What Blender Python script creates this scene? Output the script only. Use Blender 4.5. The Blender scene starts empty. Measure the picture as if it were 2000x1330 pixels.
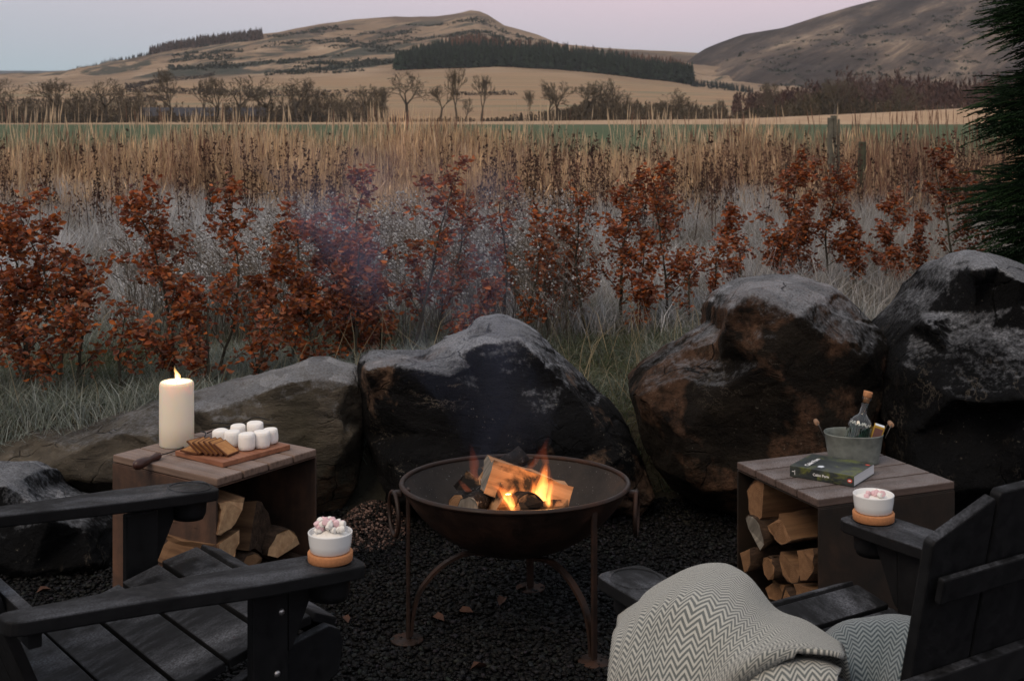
import bpy, bmesh, math, random
import numpy as np
from mathutils import Vector, Matrix, noise as mnoise
random.seed(7); rng = np.random.default_rng(7)
S = bpy.context.scene
C = S.collection
R = math.radians
# ---------------------------------------------------------------- camera, sky, sun, exposure
EYE = 1.70; FPX = 2500.0; HZ = 236.0
cd = bpy.data.cameras.new('camera'); cam = bpy.data.objects.new('camera', cd); C.objects.link(cam)
cam.location = (0, 0, EYE); cam.rotation_euler = (R(90), 0, 0)
cd.sensor_width = 36; cd.lens = 36 * FPX / 2000; cd.shift_y = -(665 - HZ) / 2000
cd.clip_start = 0.1; cd.clip_end = 20000
cd.dof.use_dof = True; cd.dof.focus_distance = 4.5; cd.dof.aperture_fstop = 9
S.camera = cam
W = bpy.data.worlds.new('World'); S.world = W; W.use_nodes = True
wn, wl = W.node_tree.nodes, W.node_tree.links
wn.clear()
sky = wn.new('ShaderNodeTexSky'); sky.sky_type = 'NISHITA'; sky.sun_disc = False
sky.sun_elevation = R(2.0); sky.sun_rotation = R(200); sky.altitude = 100
sky.air_density = 1.0; sky.dust_density = 1.5; sky.ozone_density = 2.0
# dusk air: the earth-shadow band, blue-grey at the horizon and rose above, the same all round
tc = wn.new('ShaderNodeTexCoord'); sx = wn.new('ShaderNodeSeparateXYZ'); wl.new(tc.outputs['Generated'], sx.inputs[0])
rp = wn.new('ShaderNodeValToRGB'); wl.new(sx.outputs['Z'], rp.inputs[0])
e = rp.color_ramp.elements
e[0].position = 0.0; e[0].color = (0.29, 0.37, 0.41, 1)
e[1].position = 0.03; e[1].color = (0.34, 0.395, 0.435, 1)
for p_, c_ in ((0.06, (0.46, 0.415, 0.475)), (0.10, (0.58, 0.455, 0.515)), (0.22, (0.53, 0.48, 0.49)), (0.5, (0.50, 0.50, 0.53)), (1.0, (0.46, 0.49, 0.55))):
    q = e.new(p_); q.color = (*c_, 1)
mul = wn.new('ShaderNodeMix'); mul.data_type = 'RGBA'; mul.blend_type = 'MIX'
mul.inputs[0].default_value = 0.82
sc_ = wn.new('ShaderNodeMix'); sc_.data_type = 'RGBA'; sc_.blend_type = 'MULTIPLY'; sc_.inputs[0].default_value = 1
sc_.inputs[7].default_value = (14.2, 14.2, 14.2, 1)
lf = wn.new('ShaderNodeMapRange'); lf.inputs[1].default_value = 0.10; lf.inputs[2].default_value = -0.42; lf.inputs[3].default_value = 0.0; lf.inputs[4].default_value = 0.75; wl.new(sx.outputs['X'], lf.inputs[0])
lo_ = wn.new('ShaderNodeMapRange'); lo_.inputs[1].default_value = 0.30; lo_.inputs[2].default_value = 0.02; wl.new(sx.outputs['Z'], lo_.inputs[0])
lm = wn.new('ShaderNodeMath'); lm.operation = 'MULTIPLY'; wl.new(lf.outputs[0], lm.inputs[0]); wl.new(lo_.outputs[0], lm.inputs[1])
cool = wn.new('ShaderNodeMix'); cool.data_type = 'RGBA'; cool.inputs[7].default_value = (0.31, 0.405, 0.46, 1); wl.new(lm.outputs[0], cool.inputs[0]); wl.new(rp.outputs[0], cool.inputs[6])
wl.new(cool.outputs[2], sc_.inputs[6])
wl.new(sky.outputs[0], mul.inputs[6]); wl.new(sc_.outputs[2], mul.inputs[7])
bg = wn.new('ShaderNodeBackground'); bg.inputs[1].default_value = 0.1
wl.new(mul.outputs[2], bg.inputs[0])
wo = wn.new('ShaderNodeOutputWorld'); wl.new(bg.outputs[0], wo.inputs[0])
sl = bpy.data.lights.new('sun', 'SUN'); sun = bpy.data.objects.new('sun', sl); C.objects.link(sun)
sl.energy = 1.3; sl.angle = R(30); sl.color = (1.0, 0.77, 0.55)
sun.rotation_euler = (R(42), 0, R(-40))      # a low glow from behind the camera, left
S.view_settings.view_transform = 'Standard'; S.view_settings.look = 'None'
S.view_settings.exposure = 0.16; S.view_settings.gamma = 1.0; S.view_settings.use_curve_mapping = False
S.cycles.use_denoising = True
S.cycles.max_bounces = 6; S.cycles.diffuse_bounces = 2; S.cycles.transparent_max_bounces = 12
S.cycles.volume_bounces = 0

# ---------------------------------------------------------------- helpers
def px(x, y, D):                      # the point D metres ahead that the photograph shows at pixel (x, y)
    return Vector(((x - 1000) / FPX * D, D, EYE - (y - HZ) / FPX * D))
def sstep(a, b, t):
    t = min(1, max(0, (t - a) / (b - a))); return t * t * (3 - 2 * t)
def mesh_np(name, V, F, col=None, smooth=False):
    me = bpy.data.meshes.new(name)
    V = np.asarray(V, np.float32); F = np.asarray(F, np.int32); k = F.shape[1]
    me.vertices.add(len(V)); me.vertices.foreach_set('co', V.ravel())
    me.loops.add(F.size); me.loops.foreach_set('vertex_index', F.ravel())
    me.polygons.add(len(F)); me.polygons.foreach_set('loop_start', np.arange(0, F.size, k, dtype=np.int32))
    if smooth: me.polygons.foreach_set('use_smooth', np.ones(len(F), bool))
    me.update(calc_edges=True); me.validate()
    if col is not None:
        a = me.color_attributes.new('Col', 'FLOAT_COLOR', 'POINT')
        c4 = np.ones((len(V), 4), np.float32); c4[:, :3] = col
        a.data.foreach_set('color', c4.ravel())
    return me
def link(name, me, m=None, parent=None, loc=None, rot=None):
    o = bpy.data.objects.new(name, me); C.objects.link(o)
    if m is not None and me is not None:
        for q in (m if isinstance(m, (list, tuple)) else [m]): me.materials.append(q)
    if parent is not None: o.parent = parent
    if loc is not None: o.location = loc
    if rot is not None: o.rotation_euler = rot
    return o
def tag(o, label=None, cat=None, group=None, kind=None):
    if label: o['label'] = label
    if cat: o['category'] = cat
    if group: o['group'] = group
    if kind: o['kind'] = kind
    return o
def thing(name, label, cat, loc=(0, 0, 0), rotz=0, group=None):
    o = bpy.data.objects.new(name, None); C.objects.link(o); o.empty_display_size = 0.05
    o.location = loc; o.rotation_euler = (0, 0, rotz)
    return tag(o, label, cat, group)
def copy_tree(o, parent=None):
    c = o.copy(); C.objects.link(c); c.parent = parent
    for ch in o.children: copy_tree(ch, c)
    return c
def bm_mesh(name, bm, smooth=False):
    bmesh.ops.recalc_face_normals(bm, faces=bm.faces)
    me = bpy.data.meshes.new(name); bm.to_mesh(me); bm.free()
    if smooth:
        for p in me.polygons: p.use_smooth = True
    return me
def box_bm(sx, sy, sz, bev=0.0, seg=2, loc=(0, 0, 0)):
    bm = bmesh.new(); bmesh.ops.create_cube(bm, size=1)
    bmesh.ops.scale(bm, vec=(sx, sy, sz), verts=bm.verts)
    if bev > 0: bmesh.ops.bevel(bm, geom=bm.edges[:], offset=bev, segments=seg, profile=0.5, affect='EDGES')
    bmesh.ops.translate(bm, vec=loc, verts=bm.verts)
    return bm
def prism_bm(pts, th, bev=0.0, seg=2):          # outline in XY, extruded from z=-th to 0
    bm = bmesh.new()
    f = bm.faces.new([bm.verts.new((p[0], p[1], 0)) for p in pts])
    r = bmesh.ops.extrude_face_region(bm, geom=[f])
    bmesh.ops.translate(bm, vec=(0, 0, -th), verts=[g for g in r['geom'] if isinstance(g, bmesh.types.BMVert)])
    bmesh.ops.recalc_face_normals(bm, faces=bm.faces)
    if bev > 0:
        ed = [e_ for e_ in bm.edges if len(e_.link_faces) == 2 and e_.calc_face_angle(0) > 0.7]
        bmesh.ops.bevel(bm, geom=ed, offset=bev, segments=seg, profile=0.5, affect='EDGES')
    return bm
def lathe_bm(prof, n=48, sx=1.0, sy=1.0):       # (r, z) points turned about Z
    bm = bmesh.new(); rings = []
    for r, z in prof:
        if r < 1e-6: rings.append([bm.verts.new((0, 0, z))])
        else: rings.append([bm.verts.new((r * sx * math.cos(2 * math.pi * k / n), r * sy * math.sin(2 * math.pi * k / n), z)) for k in range(n)])
    for a, b in zip(rings, rings[1:]):
        for k in range(n):
            q = [a[k % len(a)], a[(k + 1) % len(a)], b[(k + 1) % len(b)], b[k % len(b)]]
            u = []
            for v in q:
                if v not in u: u.append(v)
            if len(u) > 2:
                try: bm.faces.new(u)
                except ValueError: pass
    return bm
def tube_data(path, rad, n=8, caps=True):
    P = [Vector(p) for p in path]; V = []; F = []
    rad = [rad] * len(P) if not hasattr(rad, '__len__') else rad
    up = Vector((0, 0, 1)); prev = None
    for i, p in enumerate(P):
        d = (P[min(i + 1, len(P) - 1)] - P[max(i - 1, 0)]).normalized()
        if prev is None: a = d.orthogonal().normalized()
        else:
            a = prev - d * prev.dot(d); a = a.normalized() if a.length > 1e-6 else d.orthogonal().normalized()
        prev = a; b = d.cross(a)
        for k in range(n):
            t = 2 * math.pi * k / n; V.append(p + (a * math.cos(t) + b * math.sin(t)) * rad[i])
    for i in range(len(P) - 1):
        for k in range(n):
            F.append((i * n + k, i * n + (k + 1) % n, (i + 1) * n + (k + 1) % n, (i + 1) * n + k))
    if caps: F.append(tuple(range(n))[::-1]); F.append(tuple((len(P) - 1) * n + k for k in range(n)))
    return V, F
def tube_me(name, path, rad, n=8, smooth=True):
    V, F = tube_data(path, rad, n); me = bpy.data.meshes.new(name); me.from_pydata(V, [], F); me.update()
    if smooth:
        for p in me.polygons: p.use_smooth = len(p.vertices) == 4
    return me
def crom(pts, n):                                # Catmull-Rom through points, n samples a span
    P = [Vector(p) for p in pts]; P = [2 * P[0] - P[1]] + P + [2 * P[-1] - P[-2]]; out = []
    for i in range(1, len(P) - 2):
        for k in range(n):
            t = k / n; a, b, c, d = P[i - 1], P[i], P[i + 1], P[i + 2]
            out.append(0.5 * ((2 * b) + (c - a) * t + (2 * a - 5 * b + 4 * c - d) * t * t + (3 * b - a - 3 * c + d) * t ** 3))
    out.append(P[-2]); return out

# ---------------------------------------------------------------- materials
class NT:
    def __init__(s, name):
        s.m = bpy.data.materials.new(name); s.m.use_nodes = True
        s.n, s.l = s.m.node_tree.nodes, s.m.node_tree.links
        s.b = s.n['Principled BSDF']; s.out = s.n['Material Output']
    def new(s, t, **kw):
        q = s.n.new(t)
        for k, v in kw.items(): setattr(q, k, v)
        return q
    def coord(s, kind='Object', scale=(1, 1, 1), rot=(0, 0, 0)):
        t = s.new('ShaderNodeTexCoord'); mp = s.new('ShaderNodeMapping'); mp.inputs['Scale'].default_value = scale; mp.inputs['Rotation'].default_value = rot
        s.l.new(t.outputs[kind], mp.inputs[0]); return mp.outputs[0]
    def noise(s, co, scale, detail=4, rough=0.55, dist=0.0, off=None):
        q = s.new('ShaderNodeTexNoise'); q.inputs['Scale'].default_value = scale; q.inputs['Detail'].default_value = detail
        q.inputs['Roughness'].default_value = rough; q.inputs['Distortion'].default_value = dist
        if co is not None: s.l.new(co, q.inputs['Vector'])
        return q.outputs['Fac']
    def ramp(s, fac, stops):
        q = s.new('ShaderNodeValToRGB'); s.l.new(fac, q.inputs[0]); el = q.color_ramp.elements
        while len(el) < len(stops): el.new(0.5)
        for z, (p, c) in zip(el, stops):
            z.position = p; z.color = (*c, 1) if hasattr(c, '__len__') else (c, c, c, 1)
        return q.outputs[0]
    def math(s, op, a, b=None, clamp=False):
        q = s.new('ShaderNodeMath', operation=op, use_clamp=clamp)
        for i, v in enumerate((a, b)):
            if v is None: continue
            if isinstance(v, (int, float)): q.inputs[i].default_value = v
            else: s.l.new(v, q.inputs[i])
        return q.outputs[0]
    def mix(s, fac, a, b, mode='MIX'):
        q = s.new('ShaderNodeMix', data_type='RGBA', blend_type=mode)
        for i, v in ((0, fac), (6, a), (7, b)):
            if isinstance(v, (int, float)): q.inputs[i].default_value = v
            elif isinstance(v, tuple): q.inputs[i].default_value = (*v, 1)
            else: s.l.new(v, q.inputs[i])
        return q.outputs[2]
    def bump(s, h, strength=0.4, dist=0.01, base=None):
        q = s.new('ShaderNodeBump'); q.inputs['Strength'].default_value = strength; q.inputs['Distance'].default_value = dist
        s.l.new(h, q.inputs['Height'])
        if base is not None: s.l.new(base, q.inputs['Normal'])
        return q.outputs[0]
    def streak(s, ang, su, sy, sv):               # long thin features running up the slope at an angle
        q = s.new('ShaderNodeTexCoord'); x = s.new('ShaderNodeSeparateXYZ'); s.l.new(q.outputs['Object'], x.inputs[0]); c_, n_ = math.cos(R(ang)), math.sin(R(ang))
        u = s.math('ADD', s.math('MULTIPLY', x.outputs['X'], c_ * su), s.math('MULTIPLY', x.outputs['Z'], n_ * su))
        v = s.math('ADD', s.math('MULTIPLY', x.outputs['X'], -n_ * sv), s.math('MULTIPLY', x.outputs['Z'], c_ * sv))
        k = s.new('ShaderNodeCombineXYZ'); s.l.new(u, k.inputs[0]); s.l.new(s.math('MULTIPLY', x.outputs['Y'], sy), k.inputs[1]); s.l.new(v, k.inputs[2]); return k.outputs[0]
    def attr(s, name='Col'):
        q = s.new('ShaderNodeAttribute'); q.attribute_name = name; return q.outputs['Color']
    def upness(s):
        g = s.new('ShaderNodeNewGeometry'); x = s.new('ShaderNodeSeparateXYZ'); s.l.new(g.outputs['Normal'], x.inputs[0]); return x.outputs['Z']
    def fin(s, col=None, rough=0.7, normal=None, spec=0.3, **kw):
        if col is not None:
            if isinstance(col, tuple): s.b.inputs['Base Color'].default_value = (*col, 1)
            else: s.l.new(col, s.b.inputs['Base Color'])
        if isinstance(rough, (int, float)): s.b.inputs['Roughness'].default_value = rough
        else: s.l.new(rough, s.b.inputs['Roughness'])
        s.b.inputs['Specular IOR Level'].default_value = spec
        if normal is not None: s.l.new(normal, s.b.inputs['Normal'])
        for k, v in kw.items(): s.b.inputs[k.replace('_', ' ')].default_value = v
        return s.m
def plain(name, c, rough=0.6, var=0.25, scale=30, bump=0.2, dist=0.002, spec=0.3, frost=0.0, **kw):
    t = NT(name); co = t.coord(); n = t.noise(co, scale, 5)
    col = t.ramp(n, [(0.25, tuple(x * (1 - var) for x in c)), (0.75, tuple(min(1, x * (1 + var)) for x in c))])
    if frost > 0:
        fz = t.ramp(t.noise(co, 6, 6, 0.65), [(0.42, 0.0), (0.72, 1.0)])
        fg = t.ramp(t.noise(co, 220, 2, 0.6), [(0.40, 0.15), (0.62, 1.0)])
        up = t.ramp(t.upness(), [(0.35, 0.0), (0.9, 1.0)])
        k = t.math('MULTIPLY', t.math('MULTIPLY', fz, fg), up)
        k = t.math('MULTIPLY', k, frost)
        col = t.mix(k, col, (0.42, 0.45, 0.50))
    h = t.noise(co, scale * 3, 3)
    return t.fin(col, rough, t.bump(h, bump, dist), spec, **kw)
def leafmat(name, rough=0.75, trans=0.25, spec=0.2):
    t = NT(name); c = t.attr(); t.fin(c, rough, None, spec)
    tr = t.new('ShaderNodeBsdfTranslucent'); t.l.new(c, tr.inputs[0])
    mx = t.new('ShaderNodeMixShader'); mx.inputs[0].default_value = trans
    t.l.new(t.b.outputs[0], mx.inputs[1]); t.l.new(tr.outputs[0], mx.inputs[2]); t.l.new(mx.outputs[0], t.out.inputs[0])
    return t.m

# ---------------------------------------------------------------- terrain
def n3(x, y, z=0): return mnoise.noise((x, y, z))
def gz(x, y):                                    # garden ground: gravel pit at 0, bank and rough ground at 0.3 behind the rocks
    edge = 5.62 + 0.12 * math.sin(x * 1.3)
    k = sstep(edge, edge + 0.45, y)
    return 0.30 * k + k * (0.05 * n3(x * 0.5, y * 0.5, 3) + 0.025 * n3(x * 1.7, y * 1.7, 8)) * (1 - sstep(24, 30, y))
RIDGE = [(-1500, 190), (-700, 172), (-200, 158), (0, 150), (90, 142), (190, 135), (240, 122), (290, 108), (340, 96), (400, 82), (510, 68), (560, 60), (640, 45), (700, 38), (770, 33), (850, 33), (900, 26), (925, 19), (950, 28), (985, 50), (1030, 62), (1060, 72), (1090, 86), (1200, 96), (1300, 100), (1370, 104), (1400, 115), (1440, 130), (1500, 150), (1700, 170), (2300, 180)]
MID = [(-1500, 190), (-400, 180), (0, 172), (200, 162), (400, 155), (600, 147), (780, 139), (900, 134), (1000, 132), (1100, 137), (1200, 148), (1300, 160), (1400, 172), (1500, 185), (1700, 195), (1900, 200), (2400, 200)]
RH = [(1000, 215), (1180, 190), (1300, 150), (1340, 122), (1372, 98), (1400, 86), (1450, 68), (1530, 55), (1600, 32), (1660, 14), (1710, 1), (1760, -6), (1830, -14), (1900, -20), (2000, -18), (2200, 0), (2500, 30), (3200, 120)]
def prof(tab, D, X):
    p = 1000 + X / D * FPX
    return EYE + (HZ - float(np.interp(p, [a for a, b in tab], [b for a, b in tab]))) / FPX * D
def T(X, Y):                                     # fields rising to the hill
    zm = prof(MID, 1500, X); zr = prof(RIDGE, 2600, X)
    if Y < 500: return 0.3
    if Y < 1500:
        t = (Y - 500) / 1000; z = 0.3 + (zm - 0.3) * (0.35 * t + 0.65 * t * t) + 1.2 * n3(X / 90, Y / 90)
        return z * 1.0
    if Y < 2600:
        t = (Y - 1500) / 1100; k = math.sin(t * math.pi)
        return zm + (zr - zm) * (0.45 * t + 0.55 * t ** 1.3) + k * (13 * n3(X / 160, Y / 220, 5) + 8 * n3(X / 55, Y / 70, 2) - 9 * abs(n3((X + Y) / 90, (X - Y) / 260, 7))) + 1.8 * n3(X / 38, Y / 40, 9)
    return zr - (Y - 2600) * 0.18 + 1.8 * n3(X / 38, Y / 40, 9)
def T2(X, Y):                                    # the hill on the right
    zr = prof(RH, 2300, X)
    if Y < 2300:
        t = max(0, (Y - 1250) / 1050); k = math.sin(min(1, t) * math.pi)
        return 8 + (zr - 8) * (0.5 * t + 0.5 * t ** 1.5) + k * (22 * n3(X / 190, Y / 260, 15) - 30 * abs(n3((X + Y) / 120, (X - Y) / 420, 12)) + 9 * n3(X / 60, Y / 60, 3)) + 5.5 * n3(X / 34, Y / 36, 19) + 3.0 * n3(X / 17, Y / 19, 23) - (1 - t) * 12
    return zr - (Y - 2300) * 0.2
def hit(x, y, d0=500, d1=2590):                  # where the line of sight through a pixel meets the fields
    D = d0
    while D < d1:
        p = px(x, y, D)
        if T(p.x, D) >= p.z: return p
        D += 8
    return px(x, y, d1)
def grid(name, xs, ys, fn, m, smooth=True):
    V = [(x, y, fn(x, y)) for y in ys for x in xs]; nx = len(xs)
    F = [(j * nx + i, j * nx + i + 1, (j + 1) * nx + i + 1, (j + 1) * nx + i) for j in range(len(ys) - 1) for i in range(nx - 1)]
    o = link(name, mesh_np(name, V, F, smooth=smooth), m); tag(o, kind='structure'); return o

t = NT('garden_soil'); co = t.coord()
c1 = t.ramp(t.noise(co, 1.3, 6), [(0.3, (0.030, 0.028, 0.022)), (0.55, (0.06, 0.058, 0.044)), (0.75, (0.12, 0.112, 0.10))])
sp = t.new('ShaderNodeSeparateXYZ'); t.l.new(co, sp.inputs[0])
chip = t.math('MULTIPLY', t.ramp(t.math('MULTIPLY', sp.outputs['X'], 0.1), [(0.21, 0.0), (0.26, 1.0)]), t.ramp(t.math('MULTIPLY', sp.outputs['Y'], 0.05), [(0.30, 1.0), (0.46, 1.0), (0.56, 0.0)]))
c2 = t.ramp(t.noise(co, 55, 4, 0.7), [(0.35, (0.035, 0.022, 0.016)), (0.55, (0.13, 0.085, 0.06)), (0.7, (0.26, 0.19, 0.15))])
col = t.mix(chip, c1, c2)
gr = t.ramp(t.math('MULTIPLY', sp.outputs['Y'], 0.1), [(0.53, 1.0), (0.58, 0.0)])
col = t.mix(gr, col, (0.012, 0.012, 0.013))
far = t.ramp(t.math('MULTIPLY', sp.outputs['Y'], 0.01), [(0.27, 0.0), (0.31, 1.0)])
col = t.mix(far, col, t.ramp(t.noise(co, 0.03, 5), [(0.3, (0.060, 0.085, 0.045)), (0.7, (0.085, 0.112, 0.058))]))
M_soil = t.fin(col, 0.95, t.bump(t.noise(co, 30, 5), 0.6, 0.03), 0.1)
xs = sorted(set([round(v, 3) for v in np.linspace(-13, 13, 131)] + [-4000, -1500, -500, -150, -60, -30, -20, 20, 30, 60, 150, 500, 1500, 4000]))
ys = sorted(set([-1500, -300, -40, -10] + [round(v, 3) for v in np.linspace(0, 5.4, 10)] + [round(v, 3) for v in np.linspace(5.5, 9, 36)] + [round(v, 3) for v in np.linspace(9.2, 30, 90)] + [40, 70, 120, 200, 300, 420, 520, 900, 2000, 4500]))
grid('ground', xs, ys, lambda x, y: gz(x, y) if y < 60 else 0.3, M_soil)

# hill and fields
t = NT('hill_grass'); co = t.coord('Object')
sp = t.new('ShaderNodeSeparateXYZ'); t.l.new(co, sp.inputs[0])
tan = t.ramp(t.noise(co, 0.012, 8, 0.6), [(0.3, (0.15, 0.105, 0.07)), (0.5, (0.28, 0.20, 0.135)), (0.7, (0.40, 0.30, 0.21))])
stre = t.streak(12, 0.0055, 0.001, 0.032)
gorse = t.ramp(t.noise(stre, 1.0, 9, 0.68, 0.6), [(0.51, 0.0), (0.545, 1.0)])
band = t.math('MULTIPLY', t.ramp(t.math('MULTIPLY', sp.outputs['Y'], 0.0003), [(0.462, 0.0), (0.475, 1.0), (0.74, 0.85), (0.775, 0.2)]), 1.0)
gk = t.math('MULTIPLY', gorse, band)
col = t.mix(gk, tan, t.ramp(t.noise(co, 0.05, 6), [(0.35, (0.032, 0.042, 0.034)), (0.7, (0.085, 0.075, 0.06))]))
heath = t.math('MULTIPLY', t.ramp(t.noise(co, 0.006, 6, 0.6), [(0.48, 0.0), (0.56, 0.85)]), t.ramp(t.math('MULTIPLY', sp.outputs['Y'], 0.0003), [(0.6, 0.0), (0.68, 1.0)]))
col = t.mix(heath, col, (0.115, 0.08, 0.06))
fl = t.ramp(t.math('MULTIPLY', sp.outputs['Y'], 0.0003), [(0.40, 1.0), (0.455, 0.0)])
wob = t.ramp(t.noise(t.coord('Object', (0.002, 0.009, 1)), 1.0, 3), [(0.40, (0.36, 0.245, 0.15)), (0.48, (0.27, 0.18, 0.112)), (0.55, (0.35, 0.245, 0.155)), (0.64, (0.17, 0.165, 0.105))])
col = t.mix(fl, col, wob)
M_hill = t.fin(col, 0.95, t.bump(t.noise(co, 0.15, 6, 0.7), 0.7, 3.0), 0.05)
grid('hill_left', list(np.linspace(-2400, 1500, 230)), list(np.linspace(480, 1500, 50)) + list(np.linspace(1515, 2600, 90)) + list(np.linspace(2650, 3300, 8)), T, M_hill)
t = NT('heather_hill'); co = t.coord()
stre = t.streak(24, 0.0045, 0.0006, 0.030)
k = t.ramp(t.noise(stre, 1.0, 12, 0.74, 0.3), [(0.40, (0.040, 0.033, 0.032)), (0.50, (0.075, 0.060, 0.054)), (0.57, (0.15, 0.115, 0.09)), (0.66, (0.34, 0.26, 0.19))])
dk = t.ramp(t.noise(co, 0.02, 7, 0.7), [(0.62, 0.0), (0.68, 0.8)])
k = t.mix(dk, k, (0.045, 0.042, 0.036))
M_heath = t.fin(k, 0.95, t.bump(t.noise(co, 0.12, 6, 0.7), 0.8, 4.0), 0.05)
grid('hill_right', list(np.linspace(60, 2100, 150)), list(np.linspace(1150, 2300, 110)) + list(np.linspace(2350, 2900, 8)), T2, M_heath)
t = NT('far_hill'); M_far = t.fin(t.ramp(t.noise(t.coord(), 0.01, 6), [(0.4, (0.05, 0.065, 0.075)), (0.7, (0.085, 0.095, 0.10))]), 0.95)
grid('hill_far', list(np.linspace(-3600, -1100, 120)), list(np.linspace(3800, 4400, 12)), lambda X, Y: EYE + (HZ - 150 + 13 * sstep(-3000, -1700, X) * 0 + 12 * math.sin((X + 2300) / 420) ** 2 + 2.5 * n3(X / 60, Y / 60)) / FPX * 4400 * (0.75 + 0.25 * (Y - 3800) / 600), M_far)
# ---------------------------------------------------------------- far woods, hedges, trees
M_veg = leafmat('foliage', 0.85, 0.15, 0.1)
def shards(n, P, size, col, cvar=0.25, flat=0.0, up=0.0):
    """n loose triangles about points P: leaf and twig clumps"""
    d = rng.normal(size=(n, 3, 3)); d /= np.linalg.norm(d, axis=2, keepdims=True)
    d[:, :, 2] *= (1 - flat)
    if up: d[:, 0, 2] = np.abs(d[:, 0, 2]) + up
    V = P[:, None, :] + d * np.asarray(size).reshape(-1, 1, 1)
    c = np.asarray(col) * (1 + cvar * rng.uniform(-1, 1, (n, 1)))
    return V.reshape(-1, 3), np.arange(n * 3).reshape(-1, 3), np.repeat(c, 3, axis=0)
def merge(parts):
    Vs, Fs, Cs = [], [], []; o = 0
    for V, F, c in parts:
        Vs.append(V); Fs.append(F + o); Cs.append(c); o += len(V)
    return np.concatenate(Vs), np.concatenate(Fs), np.concatenate(Cs)

# conifer plantation: many spires on the hillside
def conifers(spots, h0, h1, col, larch=None):
    """spots (n,3): each a ragged spire of tiers"""
    n = len(spots); parts = []
    h = rng.uniform(h0, h1, n); w = h * rng.uniform(0.15, 0.25, n)
    base = np.asarray(col) * (1 + 0.35 * rng.uniform(-1, 1, (n, 1)))
    if larch is not None: base = np.where(larch[:, None], np.array([0.12, 0.062, 0.040]) * (1 + 0.3 * rng.uniform(-1, 1, (n, 1))), base)
    for k in range(9):
        f = k / 9
        for s in range(5):
            a = rng.uniform(0, 6.283, n); wk = w * (1.05 - f) * rng.uniform(0.6, 1.25, n); zc = h * (0.12 + 0.86 * f)
            tip = spots + np.stack([0 * a, 0 * a, zc + h * 0.11], 1)
            l = spots + np.stack([np.cos(a) * wk, np.sin(a) * wk, zc - h * 0.02], 1)
            r = spots + np.stack([np.cos(a + 1.6) * wk, np.sin(a + 1.6) * wk, zc - h * 0.05], 1)
            V = np.stack([tip, l, r], 1).reshape(-1, 3)
            parts.append((V, np.arange(n * 3).reshape(-1, 3), np.repeat(base * rng.uniform(0.7, 1.3, (n, 1)), 3, axis=0)))
    for a in (0, 1.57):
        q = np.stack([spots + np.array([math.cos(a) * .4, math.sin(a) * .4, 0]), spots - np.array([math.cos(a) * .4, math.sin(a) * .4, 0]), spots + np.stack([0 * h, 0 * h, h * .8], 1)], 1).reshape(-1, 3)
        parts.append((q, np.arange(n * 3).reshape(-1, 3), np.tile([[0.06, 0.045, 0.035]], (n * 3, 1))))
    return merge(parts)
sp_, lar = [], []
LOW = [(770, 137), (900, 136), (1000, 133), (1100, 140), (1200, 150), (1290, 160), (1355, 163)]
while len(sp_) < 2600:
    x = random.uniform(772, 1352); D = random.uniform(1500, 1960) if random.random() < .6 else random.uniform(1500, 1600)
    X = (x - 1000) / FPX * D
    if x < 860 and D > 1500 + (x - 765) * 4.2: continue
    sp_.append((X, D, T(X, D) - 0.5)); lar.append(D > 1800 and n3(X / 90, D / 90, 4) > -0.1)
V, F, c = conifers(np.array(sp_), 19, 25, (0.022, 0.034, 0.022), np.array(lar))
tag(link('conifer_plantation', mesh_np('conifer_plantation', V, F, c), M_veg), 'dense dark green conifer plantation below the hill with reddish larch tops', 'wood', kind='stuff')
sp_ = []
while len(sp_) < 420:                             # larch belt on the left shoulder of the hill
    x = random.uniform(292, 512); D = random.uniform(2380, 2580); X = (x - 1000) / FPX * D
    sp_.append((X, D, T(X, D) - 1))
V, F, c = conifers(np.array(sp_), 15, 21, (0.085, 0.058, 0.048))
tag(link('larch_belt', mesh_np('larch_belt', V, F, c), M_veg), 'brown larch belt along the left shoulder of the hill', 'wood', kind='stuff')
sp_ = []
for i in range(260):                              # dark scrub below the belt and down the shoulder
    x = random.uniform(150, 300) if i < 150 else random.uniform(1350, 1470); D = random.uniform(2350, 2560) if i < 150 else random.uniform(1420, 1560); X = (x - 1000) / FPX * D
    sp_.append((X, D, T(X, D) - 1))
V, F, c = conifers(np.array(sp_), 6, 10, (0.030, 0.038, 0.034))
tag(link('dark_scrub', mesh_np('dark_scrub', V, F, c), M_veg), 'dark green scrub edging the hill shoulder', 'scrub', kind='stuff')
# gorse bushes on the hill face: loose clumps too many to count
cl = []
while len(cl) < 1300:
    x = random.uniform(330, 1060); D = random.uniform(1520, 2450); X = (x - 1000) / FPX * D
    if n3(X / 150, D / 90, 41) + 0.25 * n3(X / 40, D / 30, 2) > 0.12: cl.append((X, D, T(X, D)))
for i in range(800):
    D = random.uniform(1400, 2150); X = random.uniform(360, 1000); cl.append((X, D, max(T2(X, D), T(X, D))))
P = np.repeat(np.array(cl), 14, axis=0); sz = np.repeat(rng.uniform(1.6, 4.2, len(cl)), 14)
P = P + rng.normal(size=P.shape) * np.stack([sz * 1.1, sz * .8, sz * .3], 1) + np.array([0, 0, 1.0])
V, F, c = shards(len(P), P, sz * .8, (0.034, 0.040, 0.030), 0.4)
tag(link('gorse', mesh_np('gorse', V, F, c), M_veg), 'dark gorse clumps scattered over the tan hill face', 'gorse', kind='stuff')

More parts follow.
